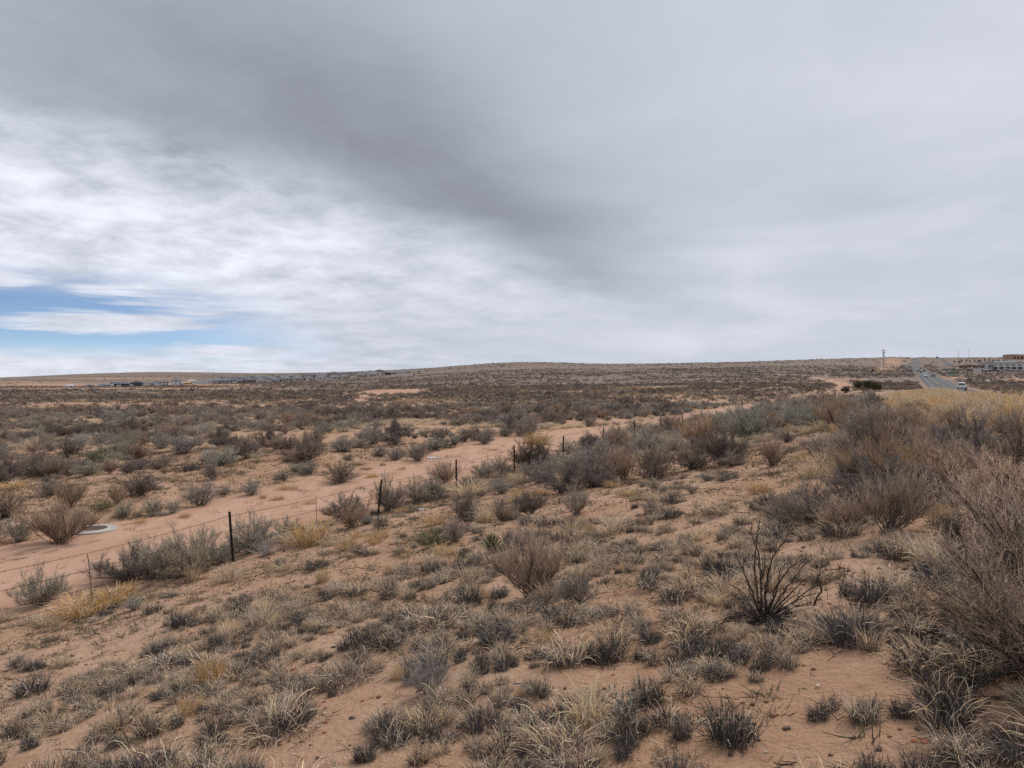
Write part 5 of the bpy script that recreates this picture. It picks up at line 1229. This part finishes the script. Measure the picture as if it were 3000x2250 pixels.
def log(px0, py0, px1, py1, rad, label, seed):
    a = ground([px0, px1], [py0, py1]); A, B = np.stack(a, -1); r = np.random.default_rng(seed); s = np.linspace(0, 1, 9)[:, None]; P = A + (B - A) * s + r.normal(0, .012, (9, 3)); P[:, 2] = height(P[:, 0], P[:, 1]) + rad * .8; o0 = P[0].copy()
    g = Geo(); g.tube(P - o0, rad * np.linspace(1, .6, 9) * r.uniform(.85, 1.15, 9), 8, (.34, .31, .29)); S = branch(r, (P - o0)[None], 3, .3, .95, .03, .09, 35, 4, -.1)
    o = g.obj('fallen_branch', _m('bleached_wood', (.36, .33, .31))); o.location = o0
    g = Geo(); [g.tube(q_, np.linspace(rad * .35, .003, 4), 5, (.3, .28, .26)) for q_ in S]; g.obj('side_twig', _m('bleached_wood', (.36, .33, .31)), o); tag(o, label, 'branch', 'fallen branches')
log(2785, 1885, 2870, 1880, .028, 'bleached grey branch lying under the leaning bush', 1); log(2520, 1778, 2610, 1782, .010, 'thin pale dead stick in front of the great fan bush', 2); log(1500, 2002, 1560, 2030, .006, 'thin dark stick on sand near the bottom middle', 3); log(440, 1868, 500, 1848, .006, 'thin stick lying on sand at lower left', 4)
log(600, 2160, 660, 2110, .007, 'dark stick on the sand at the bottom left', 6); log(2075, 2130, 2150, 2145, .005, 'thin stick on the bare sand at bottom right', 7)
#--SCATTER--

# ------------------------------------------------------------------ scattered plants
LANDMARKS += [(690, 1640, 'the nearest fence post'), (1100, 1525, 'the second fence post'), (2150, 2100, 'the bottom right sand patch'), (150, 2000, 'the sandy flat at lower left'),
              (900, 2200, 'the sand at the bottom left'), (1900, 1700, 'the sand strip in mid slope'), (60, 2200, 'the bottom left corner'), (2960, 2230, 'the bottom right corner'),
              (1300, 2240, 'the bottom centre'), (760, 1850, 'the patch of green seedlings'), (1250, 1800, 'the stick in the left grass'), (2330, 1600, 'the pale grass field'),
              (2820, 1150, 'the white pickup truck'), (2960, 1180, 'the verge at the right edge'), (2700, 1170, 'the rusty verge grass'), (2250, 1200, 'the dirt road bend'), (2100, 1235, 'the road end by the fence')]
BARE = [(2180, 2085, 190, 85, -.05), (2430, 2200, 330, 70, 0), (2700, 2200, 170, 60, 0), (2420, 1960, 110, 50, .1), (1790, 1765, 150, 32, .12), (1905, 1720, 70, 40, 0), (2010, 1800, 120, 35, .15), (250, 1905, 280, 80, -.25), (60, 2000, 150, 90, 0),
        (880, 2195, 260, 55, -.15), (1150, 2060, 150, 32, -.2), (1180, 1940, 90, 30, -.25), (480, 2090, 70, 30, 0), (2300, 1420, 260, 34, -.12), (2050, 1420, 90, 20, 0), (2130, 1470, 60, 16, 0), (2640, 1690, 90, 36, .1), (2740, 1735, 60, 24, 0), (1340, 1480, 110, 16, -.2),
        (2080, 1560, 60, 22, 0), (1960, 2060, 60, 60, 0), (2600, 1860, 60, 60, 0), (2560, 2010, 150, 60, 0), (2080, 1600, 70, 18, 0), (1560, 2110, 30, 60, 0), (980, 1960, 40, 25, 0), (2330, 1740, 50, 40, 0)]
def tuft_density(px, py):
    """0..1: how thick the bunchgrass stands on the slope"""
    edge = np.interp(px, [-100, 0, 150, 500, 900, 1150, 1350, 1700, 1950, 2200, 2450, 2700, 3200], [2060, 1990, 1880, 1800, 1730, 1690, 1640, 1545, 1490, 1465, 1500, 1560, 1600])
    d = sstep(-25, 60, py - edge)
    d = d * (1 - .55 * sstep(2250, 2600, px) * sstep(1600, 1900, py))
    for cx_, cy_, rx, ry, sk in BARE:
        e = ((px - cx_) / rx) ** 2 + ((py - cy_ - sk * (px - cx_)) / ry) ** 2
        d = d * (1 - 1.0 * (1 - sstep(.65, 1.25, e)))
    return d
def free_of(x, y, pts, m=1.0):
    if not len(pts): return np.ones(len(x), bool)
    a = np.array(pts); ok = np.ones(len(x), bool)
    for X, Y, R in a: ok &= (x - X) ** 2 + (y - Y) ** 2 > (R * m) ** 2
    return ok
def thin(x, y, rad):
    """keep points no nearer to each other than rad (dart throwing on a grid)"""
    keep = []; cell = {}; s = float(np.max(rad))
    for i in range(len(x)):
        k = (int(math.floor(x[i] / s)), int(math.floor(y[i] / s))); bad = False
        for a in (-1, 0, 1):
            for c in (-1, 0, 1):
                for j in cell.get((k[0] + a, k[1] + c), ()):
                    if (x[i] - x[j]) ** 2 + (y[i] - y[j]) ** 2 < (.5 * (rad[i] + rad[j])) ** 2: bad = True; break
        if not bad: keep.append(i); cell.setdefault(k, []).append(i)
    return np.array(keep, int)
def fan(r, n, Y0, Y1, umax=.74):
    n = int(n * 1.08 / umax); umax = 1.08                       # the land goes on beyond the frame
    Y = np.sqrt(r.uniform(Y0 ** 2, Y1 ** 2, n)); u = r.uniform(-umax, umax, n); return u * Y, Y

ORDW = ['closest', 'second closest', 'third closest', 'fourth closest', 'fifth closest', 'sixth closest', 'seventh closest', 'eighth closest', 'ninth closest', 'tenth closest', 'eleventh closest', 'twelfth closest', 'thirteenth closest', 'fourteenth closest', 'fifteenth closest', 'sixteenth closest', 'seventeenth closest', 'eighteenth closest', 'nineteenth closest', 'twentieth closest'] + [f'{a}-{b_} closest' for a in ('twenty', 'thirty', 'forty') for b_ in ('first', 'second', 'third', 'fourth', 'fifth', 'sixth', 'seventh', 'eighth', 'ninth')]
def label_by_landmark(items):
    """items: [px, py, noun] -> labels that name each by its rank beside a landmark"""
    cells = {}; L = LANDMARKS
    for i, (px, py, noun) in enumerate(items):
        d = [math.hypot(px - a, 1.9 * (py - b_)) for a, b_, _ in L]; j = int(np.argmin(d)); a, b_, nm = L[j]; ddx, ddy = px - a, 1.9 * (py - b_)
        side = ('to the right of' if ddx > 0 else 'to the left of') if abs(ddx) > abs(ddy) else ('in front of' if ddy > 0 else 'behind')
        cells.setdefault((j, side, noun), []).append((d[j], i))
    out = [None] * len(items)
    for (j, side, noun), v in cells.items():
        v.sort()
        for k, (_, i) in enumerate(v): 
            lb = f'{ORDW[min(k, len(ORDW) - 1)]} {noun} {side} {L[j][2]}'
            if len(lb.split()) > 15: lb = lb.replace('to the right of', 'right of').replace('to the left of', 'left of')
            out[i] = lb
    return out

def instancer(name, meshes, pts, rot, sca, idx, label=None):
    """one 'stuff' object: copies of the meshes set on points by geometry nodes"""
    src = bpy.data.collections.new(name + '_source')
    for k, me in enumerate(meshes):
        if isinstance(me, tuple): me = join_meshes(me)
        src.objects.link(bpy.data.objects.new(f'{name}_piece_{k:03d}', me))
    me = bpy.data.meshes.new(name); n = len(pts); me.vertices.add(n); me.vertices.foreach_set('co', np.asarray(pts, np.float32).ravel())
    for nm, tp, arr in (('rot', 'FLOAT_VECTOR', rot), ('sca', 'FLOAT_VECTOR', sca)):
        a = me.attributes.new(nm, tp, 'POINT'); a.data.foreach_set('vector', np.asarray(arr, np.float32).ravel())
    a = me.attributes.new('idx', 'INT', 'POINT'); a.data.foreach_set('value', np.asarray(idx, np.int32))
    o = link(bpy.data.objects.new(name, me)); tag(o, label, None, None, 'stuff')
    t = bpy.data.node_groups.new(name + '_nodes', 'GeometryNodeTree'); t.interface.new_socket('Geometry', in_out='INPUT', socket_type='NodeSocketGeometry'); t.interface.new_socket('Geometry', in_out='OUTPUT', socket_type='NodeSocketGeometry')
    gi, go = t.nodes.new('NodeGroupInput'), t.nodes.new('NodeGroupOutput'); ip = t.nodes.new('GeometryNodeInstanceOnPoints'); ci = t.nodes.new('GeometryNodeCollectionInfo')
    ci.inputs['Collection'].default_value = src; ci.inputs['Separate Children'].default_value = True; ci.inputs['Reset Children'].default_value = True
    def att(nm, dt):
        nd = t.nodes.new('GeometryNodeInputNamedAttribute'); nd.data_type = dt; nd.inputs['Name'].default_value = nm; return nd.outputs['Attribute']
    e2r = t.nodes.new('FunctionNodeEulerToRotation'); lk = t.links.new
    lk(gi.outputs[0], ip.inputs['Points']); lk(ci.outputs[0], ip.inputs['Instance']); ip.inputs['Pick Instance'].default_value = True
    lk(att('idx', 'INT'), ip.inputs['Instance Index']); lk(att('rot', 'FLOAT_VECTOR'), e2r.inputs[0]); lk(e2r.outputs[0], ip.inputs['Rotation']); lk(att('sca', 'FLOAT_VECTOR'), ip.inputs['Scale']); lk(ip.outputs[0], go.inputs[0])
    md = o.modifiers.new('scatter', 'NODES'); md.node_group = t
    return o
_joined = {}
def join_meshes(pair):
    key = tuple(m.name for m in pair)
    if key in _joined: return _joined[key]
    Vs, Fs, Cs, mats, n = [], [], [], [], 0; Qs = []; Ts = []
    for me in pair:
        v = np.empty(len(me.vertices) * 3, np.float32); me.vertices.foreach_get('co', v); Vs.append(v.reshape(-1, 3))
        c = np.empty(len(me.vertices) * 4, np.float32); me.color_attributes['col'].data.foreach_get('color', c); Cs.append(c.reshape(-1, 4)[:, :3])
        li = np.empty(len(me.loops), np.int32); me.loops.foreach_get('vertex_index', li); lt = np.empty(len(me.polygons), np.int32); me.polygons.foreach_get('loop_total', lt); ls = np.empty(len(me.polygons), np.int32); me.polygons.foreach_get('loop_start', ls)
        q_ = ls[lt == 4]; t_ = ls[lt == 3]
        if len(q_): Qs.append(li[q_[:, None] + np.arange(4)] + n)
        if len(t_): Ts.append(li[t_[:, None] + np.arange(3)] + n)
        n += len(me.vertices)
    m = np_mesh(pair[0].name + '_whole', np.concatenate(Vs), np.concatenate(Qs) if Qs else None, pair[1].materials[0], np.concatenate(Cs), np.concatenate(Ts) if Ts else None)
    _joined[key] = m; return m

def in_frame(px, py, m=40): return (px > -m) & (px < 3000 + m) & (py < 2250 + m)

# --- bunchgrass on the slope
sr = np.random.default_rng(41)
x, y = fan(sr, 40000, 2.2, 26); z = height(x, y); px, py = project(x, y, z); q, p = qp(x, y)
d = tuft_density(px, py) * (q > -15)
pat = fbm(x / .75, y / .75, 3, 61)
prob = d * sstep(.405, .54, pat) * 0.95
ok = (sr.random(len(x)) < prob) & free_of(x, y, TAKEN, .55); x, y, pat = x[ok], y[ok], pat[ok]
size = np.clip(sr.lognormal(0, .40, len(x)), .5, 2.0) * .136
k = thin(x, y, size * 1.16); x, y, size = x[k], y[k], size[k]; z = height(x, y); px, py = project(x, y, z)
# --- sparse plants on the sand of the slope, left of and above the grass
x2, y2 = fan(sr, 5200, 6, 42); z2 = height(x2, y2); px2, py2 = project(x2, y2, z2); q2, p2 = qp(x2, y2)
ok = (q2 > -16.5) & (q2 < 4) & (tuft_density(px2, py2) < .5) & (sr.random(len(x2)) < .42 * sstep(.40, .62, fbm(x2 / 2.2, y2 / 2.2, 3, 71))) & free_of(x2, y2, TAKEN, .8)
x2, y2, z2, q2 = x2[ok], y2[ok], z2[ok], q2[ok]; s2 = sr.uniform(.16, .42, len(x2)); k = thin(x2, y2, s2 * 1.3); x2, y2, z2, s2 = x2[k], y2[k], z2[k], s2[k]
# --- shrubs on the flat beyond the road and over the plain
x3, y3 = fan(sr, 42000, 14, 118); z3 = height(x3, y3); px3, py3 = project(x3, y3, z3); q3, p3 = qp(x3, y3)
sandy = np.exp(-(((px3 - 700) / 480) ** 2 + ((py3 - 1395 + .10 * (px3 - 700)) / 62) ** 2)) + np.exp(-(((px3 - 1250) / 260) ** 2 + ((py3 - 1320) / 45) ** 2)) + .8 * np.exp(-(((px3 - 480) / 240) ** 2 + ((py3 - 1238) / 14) ** 2))
dens = np.where(q3 < -24.6, .9 * sstep(.34, .60, fbm(x3 / 6, y3 / 6, 3, 81)) * (1 - .86 * np.clip(sandy, 0, 1)) * (.30 + .70 * sstep(30, 62, y3)), 0)
dens = dens * np.where(y3 < 46, .55, 1.0)
dens = np.where((q3 > -14.5) & (q3 < 4) & (y3 > 26), .85 * sstep(.30, .55, fbm(x3 / 4, y3 / 4, 3, 83)), dens)
dens = np.where((px3 > 2560) & (y3 > 10), 0, dens)
dens = np.where((q3 > -17.3) & (q3 <= -15.9) & (y3 > 15), .40, dens)
dens = np.where((q3 > -17.8) & (q3 <= -12) & (y3 > 48), .95, dens)
ok = (sr.random(len(x3)) < dens) & free_of(x3, y3, TAKEN, .75); x3, y3, z3, q3 = x3[ok], y3[ok], z3[ok], q3[ok]
s3 = np.clip(sr.lognormal(0, .45, len(x3)), .4, 2.4) * .74; k = thin(x3, y3, s3 * 1.05); x3, y3, z3, s3, q3 = x3[k], y3[k], z3[k], s3[k], q3[k]
mixn = fbm(x3 / 9, y3 / 9, 3, 91) + sr.normal(0, .13, len(x3))
kind3 = np.where(mixn < .40, 'straw', np.where(mixn < .49, 'sage', np.where(mixn < .56, 'grey', np.where(mixn < .62, 'brown', 'darkb'))))
# straw belt behind the sand rise, golden grass on the highway verge
s3 = np.where(kind3 == 'straw', s3 * .62, s3)
x4, y4 = fan(sr, 30000, 18, 130, .78); q4, p4 = qp(x4, y4); z4 = height(x4, y4); px4, py4 = project(x4, y4, z4)
far4 = y4 > 38; dv = np.where(far4, sstep(-4.0, -1.5, q4), sstep(.2, 1.8, q4)) * (1 - sstep(4.6, 5.0, q4)) * (px4 > np.where(far4, 2585, 2640)); ok = (sr.random(len(x4)) < dv) & (p4 > 22); x4, y4, z4 = x4[ok], y4[ok], z4[ok]; s4 = sr.uniform(.32, .85, len(x4)) * (.6 + .8 * fbm(x4 / 3, y4 / 3, 3, 151)); k = thin(x4, y4, s4 * .66); x4, y4, z4, s4 = x4[k], y4[k], z4[k], s4[k]

NOUN = {'tuft': 'bunchgrass tuft', 'dark': 'dark bunchgrass tuft', 'gold': 'golden grass clump', 'straw': 'pale straw clump', 'sage': 'sage bush', 'grey': 'grey bush', 'brown': 'brown twiggy bush', 'darkb': 'dark bush', 'green': 'olive bush'}
GRP = {'tuft': 'bunchgrass tufts on the sandy slope', 'dark': 'bunchgrass tufts on the sandy slope', 'gold': GG, 'straw': 'straw clumps over the plain', 'sage': GS, 'grey': GS, 'brown': GS, 'darkb': GS, 'green': GS}
# the thicket climbing the bank on the right
x5, y5 = fan(sr, 6000, 10, 70, .74); z5 = height(x5, y5); px5, py5 = project(x5, y5, z5); q5, p5 = qp(x5, y5)
d5 = sstep(2330, 2560, px5 + .35 * (py5 - 1400)) * sstep(0, 40, py5 - np.interp(px5, [2300, 2600, 2750, 3000], [1195, 1250, 1300, 1330])) * (1 - sstep(1500, 1580, py5)) * (q5 < 2.6)
ok = (sr.random(len(x5)) < d5 * .9) & free_of(x5, y5, TAKEN, .5); x5, y5, z5 = x5[ok], y5[ok], z5[ok]; s5 = sr.uniform(.75, 1.45, len(x5)); k = thin(x5, y5, s5 * .78); x5, y5, z5, s5 = x5[k], y5[k], z5[k], s5[k]
x6, y6 = fan(sr, 6000, 9, 60, .74); z6 = height(x6, y6); px6, py6 = project(x6, y6, z6); q6, p6 = qp(x6, y6)
d6 = sstep(2250, 2450, px6 + .35 * (py6 - 1400)) * sstep(1190, 1250, py6) * (q6 < 2.6) * sstep(.42, .6, fbm(x6 / 1.6, y6 / 1.6, 3, 131))
ok = (sr.random(len(x6)) < d6 * .8) & free_of(x6, y6, TAKEN, .45); x6, y6, z6 = x6[ok], y6[ok], z6[ok]; s6 = sr.uniform(.25, .5, len(x6)); k = thin(x6, y6, s6); x6, y6, z6, s6 = x6[k], y6[k], z6[k], s6[k]
# weeds along both edges of the dirt road
x7, y7 = fan(sr, 30000, 12, 100, .74); q7, p7 = qp(x7, y7); ok = ((np.abs(q7 + 24.0) < .9) | (np.abs(q7 + 17.5) < .7)) & (sr.random(len(x7)) < .55 * sstep(.45, .6, fbm(x7 / 2.5, y7 / 2.5, 3, 141))) & free_of(x7, y7, TAKEN, .8)
x7, y7 = x7[ok], y7[ok]; s7 = sr.uniform(.12, .38, len(x7)); k = thin(x7, y7, s7 * 1.6); x7, y7, s7 = x7[k], y7[k], s7[k]; z7 = height(x7, y7)
allp = []       # kind, x, y, z, width, height
for i in range(len(x)): allp.append((sr.choice(['tuft', 'dark', 'straw', 'gold'], p=[.70, .23, .05, .02]), x[i], y[i], z[i], size[i] * sr.uniform(1.15, 1.7), size[i] * sr.uniform(1.0, 1.6)))
kk = sr.choice(['tuft', 'dark', 'gold', 'straw', 'grey', 'sage'], len(x2), p=[.22, .22, .18, .16, .14, .08])
for i in range(len(x2)): allp.append((kk[i], x2[i], y2[i], z2[i], s2[i] * 1.2, s2[i] * sr.uniform(.55, .95)))
for i in range(len(x3)): allp.append((str(kind3[i]), x3[i], y3[i], z3[i], s3[i] * sr.uniform(1.0, 1.5), s3[i] * sr.uniform(.62, .95)))
for i in range(len(x4)): allp.append(('gold' if sr.random() < .5 else 'straw', x4[i], y4[i], z4[i], s4[i] * 1.2, s4[i] * sr.uniform(.7, 1.1)))
for i in range(len(x5)): allp.append((str(sr.choice(['brown', 'grey', 'darkb', 'sage'], p=[.56, .24, .12, .08])), x5[i], y5[i], z5[i], s5[i] * 1.15, s5[i] * sr.uniform(.6, .85)))
for i in range(len(x6)): allp.append(('straw' if sr.random() < .6 else 'gold', x6[i], y6[i], z6[i], s6[i] * 1.1, s6[i] * sr.uniform(.8, 1.5)))
for i in range(len(x7)): allp.append((str(sr.choice(['tuft', 'straw', 'gold', 'grey'], p=[.3, .25, .25, .2])), x7[i], y7[i], z7[i], s7[i] * 1.3, s7[i] * sr.uniform(.5, .9)))
kinds = np.array([a[0] for a in allp]); A = np.array([a[1:] for a in allp], float); PX, PY = project(A[:, 0], A[:, 1], A[:, 2])
vis = (PX > -25) & (PX < 3025) & (PY < 2270); big = A[:, 3] * A[:, 4] / A[:, 1] ** 2 * vis
LIMIT = {'tuft': 300, 'gold_straw': 170, 'bush': 240}; fam = {'tuft': 'tuft', 'dark': 'tuft', 'gold': 'gold_straw', 'straw': 'gold_straw'}
famv = np.array([fam.get(k_, 'bush') for k_ in kinds]); single = np.zeros(len(allp), bool)
for f_, lim in LIMIT.items():
    idx = np.where((famv == f_) & (big > 0))[0]; single[idx[np.argsort(-big[idx])][:lim]] = True
ids = np.where(single)[0]
labs = label_by_landmark([(PX[i], PY[i], NOUN[kinds[i]]) for i in ids])
for i, lb in zip(ids, labs):
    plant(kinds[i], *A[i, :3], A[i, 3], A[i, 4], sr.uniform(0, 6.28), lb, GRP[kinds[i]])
names = {'tuft': 'bunchgrass', 'dark': 'dark_bunchgrass', 'gold': 'golden_grass', 'straw': 'straw_grass', 'sage': 'sage_scrub', 'grey': 'grey_scrub', 'brown': 'brown_scrub', 'darkb': 'dark_scrub'}
for kd, nm in names.items():
    i = np.where((kinds == kd) & ~single)[0]
    if not len(i): continue
    vs, _, _, uw, uh = KIND[kd]; n = len(i)
    rot = np.stack([sr.normal(0, .05, n), sr.normal(0, .05, n), sr.uniform(0, 6.28, n)], -1); sca = np.stack([A[i, 3] / uw, A[i, 3] / uw * sr.uniform(.85, 1.15, n), A[i, 4] / uh], -1)
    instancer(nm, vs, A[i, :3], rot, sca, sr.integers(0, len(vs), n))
print('plants', {k_: int((kinds == k_).sum()) for k_ in names}, 'single', int(single.sum()))

# --- low scrub over the plain and hills
FAR_M = [lowpoly_shrub(700 + k, c, 46) for k, c in enumerate([(.20, .172, .158), (.245, .215, .197), (.275, .25, .222), (.16, .136, .124)])] + [lowpoly_shrub(710 + k, c, 40, .45) for k, c in enumerate([(.42, .335, .24), (.36, .285, .205)])]
FAR_L = [lowpoly_shrub(720 + k, c, 14, .55, .22) for k, c in enumerate([(.19, .162, .148), (.23, .20, .184), (.25, .225, .20), (.155, .13, .118)])] + [lowpoly_shrub(730 + k, c, 12, .4, .2) for k, c in enumerate([(.37, .295, .215), (.32, .255, .185)])]
def far_scatter(name, n, Y0, Y1, meshes, smin, smax, p_straw, seed, thr=(.30, .55)):
    r = np.random.default_rng(seed); x, y = fan(r, n, Y0, Y1, .78); z = height(x, y); q, p = qp(x, y)
    d = .10 + .90 * sstep(.38, .56, .6 * fbm(x / 48, y / 48, 4, 95) + .4 * fbm(x / 11, y / 11, 3, 96)); d = d * (1 - .97 * np.clip(bare_far(x, y) * 1.3, 0, 1))
    d = np.where((q > 3.2) & (q < 17.0), 0, d); d = np.where((q > -25.5) & (q < -16.8) & (y < 116), 0, d)
    px, py = project(x, y, z); d = np.where((px > 2560) & (y < 175) & (q < 6), 0, d)
    tr_ = np.minimum.reduce([np.hypot((px - a) / 1.0, (py - b_) * 3.0) for a, b_ in [(2448, 1152), (2462, 1140), (2478, 1130), (2462, 1121), (2440, 1116), (2420, 1112), (2395, 1108), (1000, 1202), (1030, 1190), (1055, 1176), (1070, 1165)]])
    d = np.where((tr_ < np.where(px > 2300, 26, 16)) | (np.hypot((px - 1150) / 85, (py - 1149) / 9) < 1), d * .04, d); d = np.where((px > 170) & (px < 1210) & (y > 930) & (y < 1750), d * .12, d); d = np.where((px > 2905) & (y > 690) & (y < 830), 0, d); d = np.where((px > 2745) & (px < 2795) & (y > 650), d * .2, d)
    n = len(x); ok = r.random(n) < d; x, y, z = x[ok], y[ok], z[ok]; n = len(x); s = np.clip(r.lognormal(0, .35, n), .5, 1.8) * r.uniform(smin, smax, n)
    st = (fbm(x / 18, y / 18, 3, 99) + r.normal(0, .12, n)) > (1 - p_straw); ns = len(meshes) - 2
    idx = np.where(st, ns + r.integers(0, 2, n), r.integers(0, ns, n)); rot = np.stack([np.zeros(n), np.zeros(n), r.uniform(0, 6.28, n)], -1)
    hs = s * r.uniform(.55, .95, n) * np.where(st, .7, 1); sca = np.stack([s, s, hs], -1)
    instancer(name, meshes, np.stack([x, y, z], -1), rot, sca, idx); return n
n1 = far_scatter('desert_scrub', 44000, 95, 300, FAR_M, .75, 1.25, .40, 201)
n2 = far_scatter('distant_scrub', 48000, 290, 1000, FAR_L, 1.2, 2.2, .34, 202)
n3 = far_scatter('hill_scrub', 15000, 980, 2400, FAR_L, 2.0, 3.6, .12, 203)
print('far scrub', n1, n2, n3)

# --- twigs, straw scraps and pebbles on the near sand
def debris():
    r = np.random.default_rng(301); ms = []
    for k in range(5):
        g = Geo(); P = arc_blades(r, 3, .03, .05, .14, 70, 95, .4, 4, .006); P[:, :, 2] = np.abs(P[:, :, 2]) * .3 + .004; g.ribbons(P, np.array([.005, .005, .004, .002])[None], vary(r, (.085, .065, .055), 3, .3), r); ms.append(g.mesh('twig_scrap', M_twig))
    for k in range(4):
        u = r.normal(size=(8, 3)); u /= np.linalg.norm(u, axis=1, keepdims=True)
        V = np.array([(-1, -1, -1), (1, -1, -1), (1, 1, -1), (-1, 1, -1), (-.7, -.7, 1), (.7, -.7, 1), (.7, .7, 1), (-.7, .7, 1)]) * np.array([.012, .009, .006]) * r.uniform(.7, 1.3, (8, 3)) * 1.2; c = [(.15, .09, .06), (.40, .30, .22), (.11, .08, .065), (.28, .15, .09)][k]
        g = Geo(); g.add(V, [(4, 5, 6, 7), (0, 1, 5, 4), (1, 2, 6, 5), (2, 3, 7, 6), (3, 0, 4, 7)], c); ms.append(g.mesh('grit', M_twig))
    for k in range(3):
        g = Geo(); n = 26; P = arc_blades(r, n, .07, .03, .10, 10, 80, .6, 3); g.ribbons(P, np.array([.005, .004, .002])[None], vary(r, [(.17, .14, .11), (.36, .28, .18), (.13, .13, .085)][k], n, .3), r); ms.append(g.mesh('stubble', M_grass))
    x, y = fan(r, 95000, 2.2, 46, .75); n = len(x); q, p = qp(x, y); cl = sstep(.38, .66, fbm(x / .9, y / .9, 3, 111)); ok = (r.random(n) < .25 + .75 * cl) & ((q > -16.5) | ((q < -24.2) & (r.random(n) < .8)) | (r.random(n) < .12)); x, y = x[ok], y[ok]; n = len(x); z = height(x, y)
    t = r.random(n); idx = np.where(t < .38, r.integers(0, 5, n), np.where(t < .74, r.integers(5, 9, n), r.integers(9, 12, n))); s = np.clip(r.lognormal(0, .4, n), .4, 1.7) * (1 + y / 45)
    instancer('ground_litter', ms, np.stack([x, y, z + .003], -1), np.stack([np.zeros(n), np.zeros(n), r.uniform(0, 6.28, n)], -1), np.stack([s, s, s], -1), idx)
debris()
# dark dead litter heaps under the leaning bushes
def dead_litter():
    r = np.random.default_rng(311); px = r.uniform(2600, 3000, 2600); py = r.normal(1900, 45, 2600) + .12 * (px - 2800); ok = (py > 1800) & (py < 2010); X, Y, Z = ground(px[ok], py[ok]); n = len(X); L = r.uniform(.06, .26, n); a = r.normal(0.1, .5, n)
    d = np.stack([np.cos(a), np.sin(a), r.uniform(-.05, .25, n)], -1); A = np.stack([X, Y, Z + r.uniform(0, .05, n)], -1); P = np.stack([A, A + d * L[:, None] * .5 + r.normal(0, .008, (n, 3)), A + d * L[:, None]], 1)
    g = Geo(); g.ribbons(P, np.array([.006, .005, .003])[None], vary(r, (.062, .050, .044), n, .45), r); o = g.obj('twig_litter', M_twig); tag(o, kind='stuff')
dead_litter()
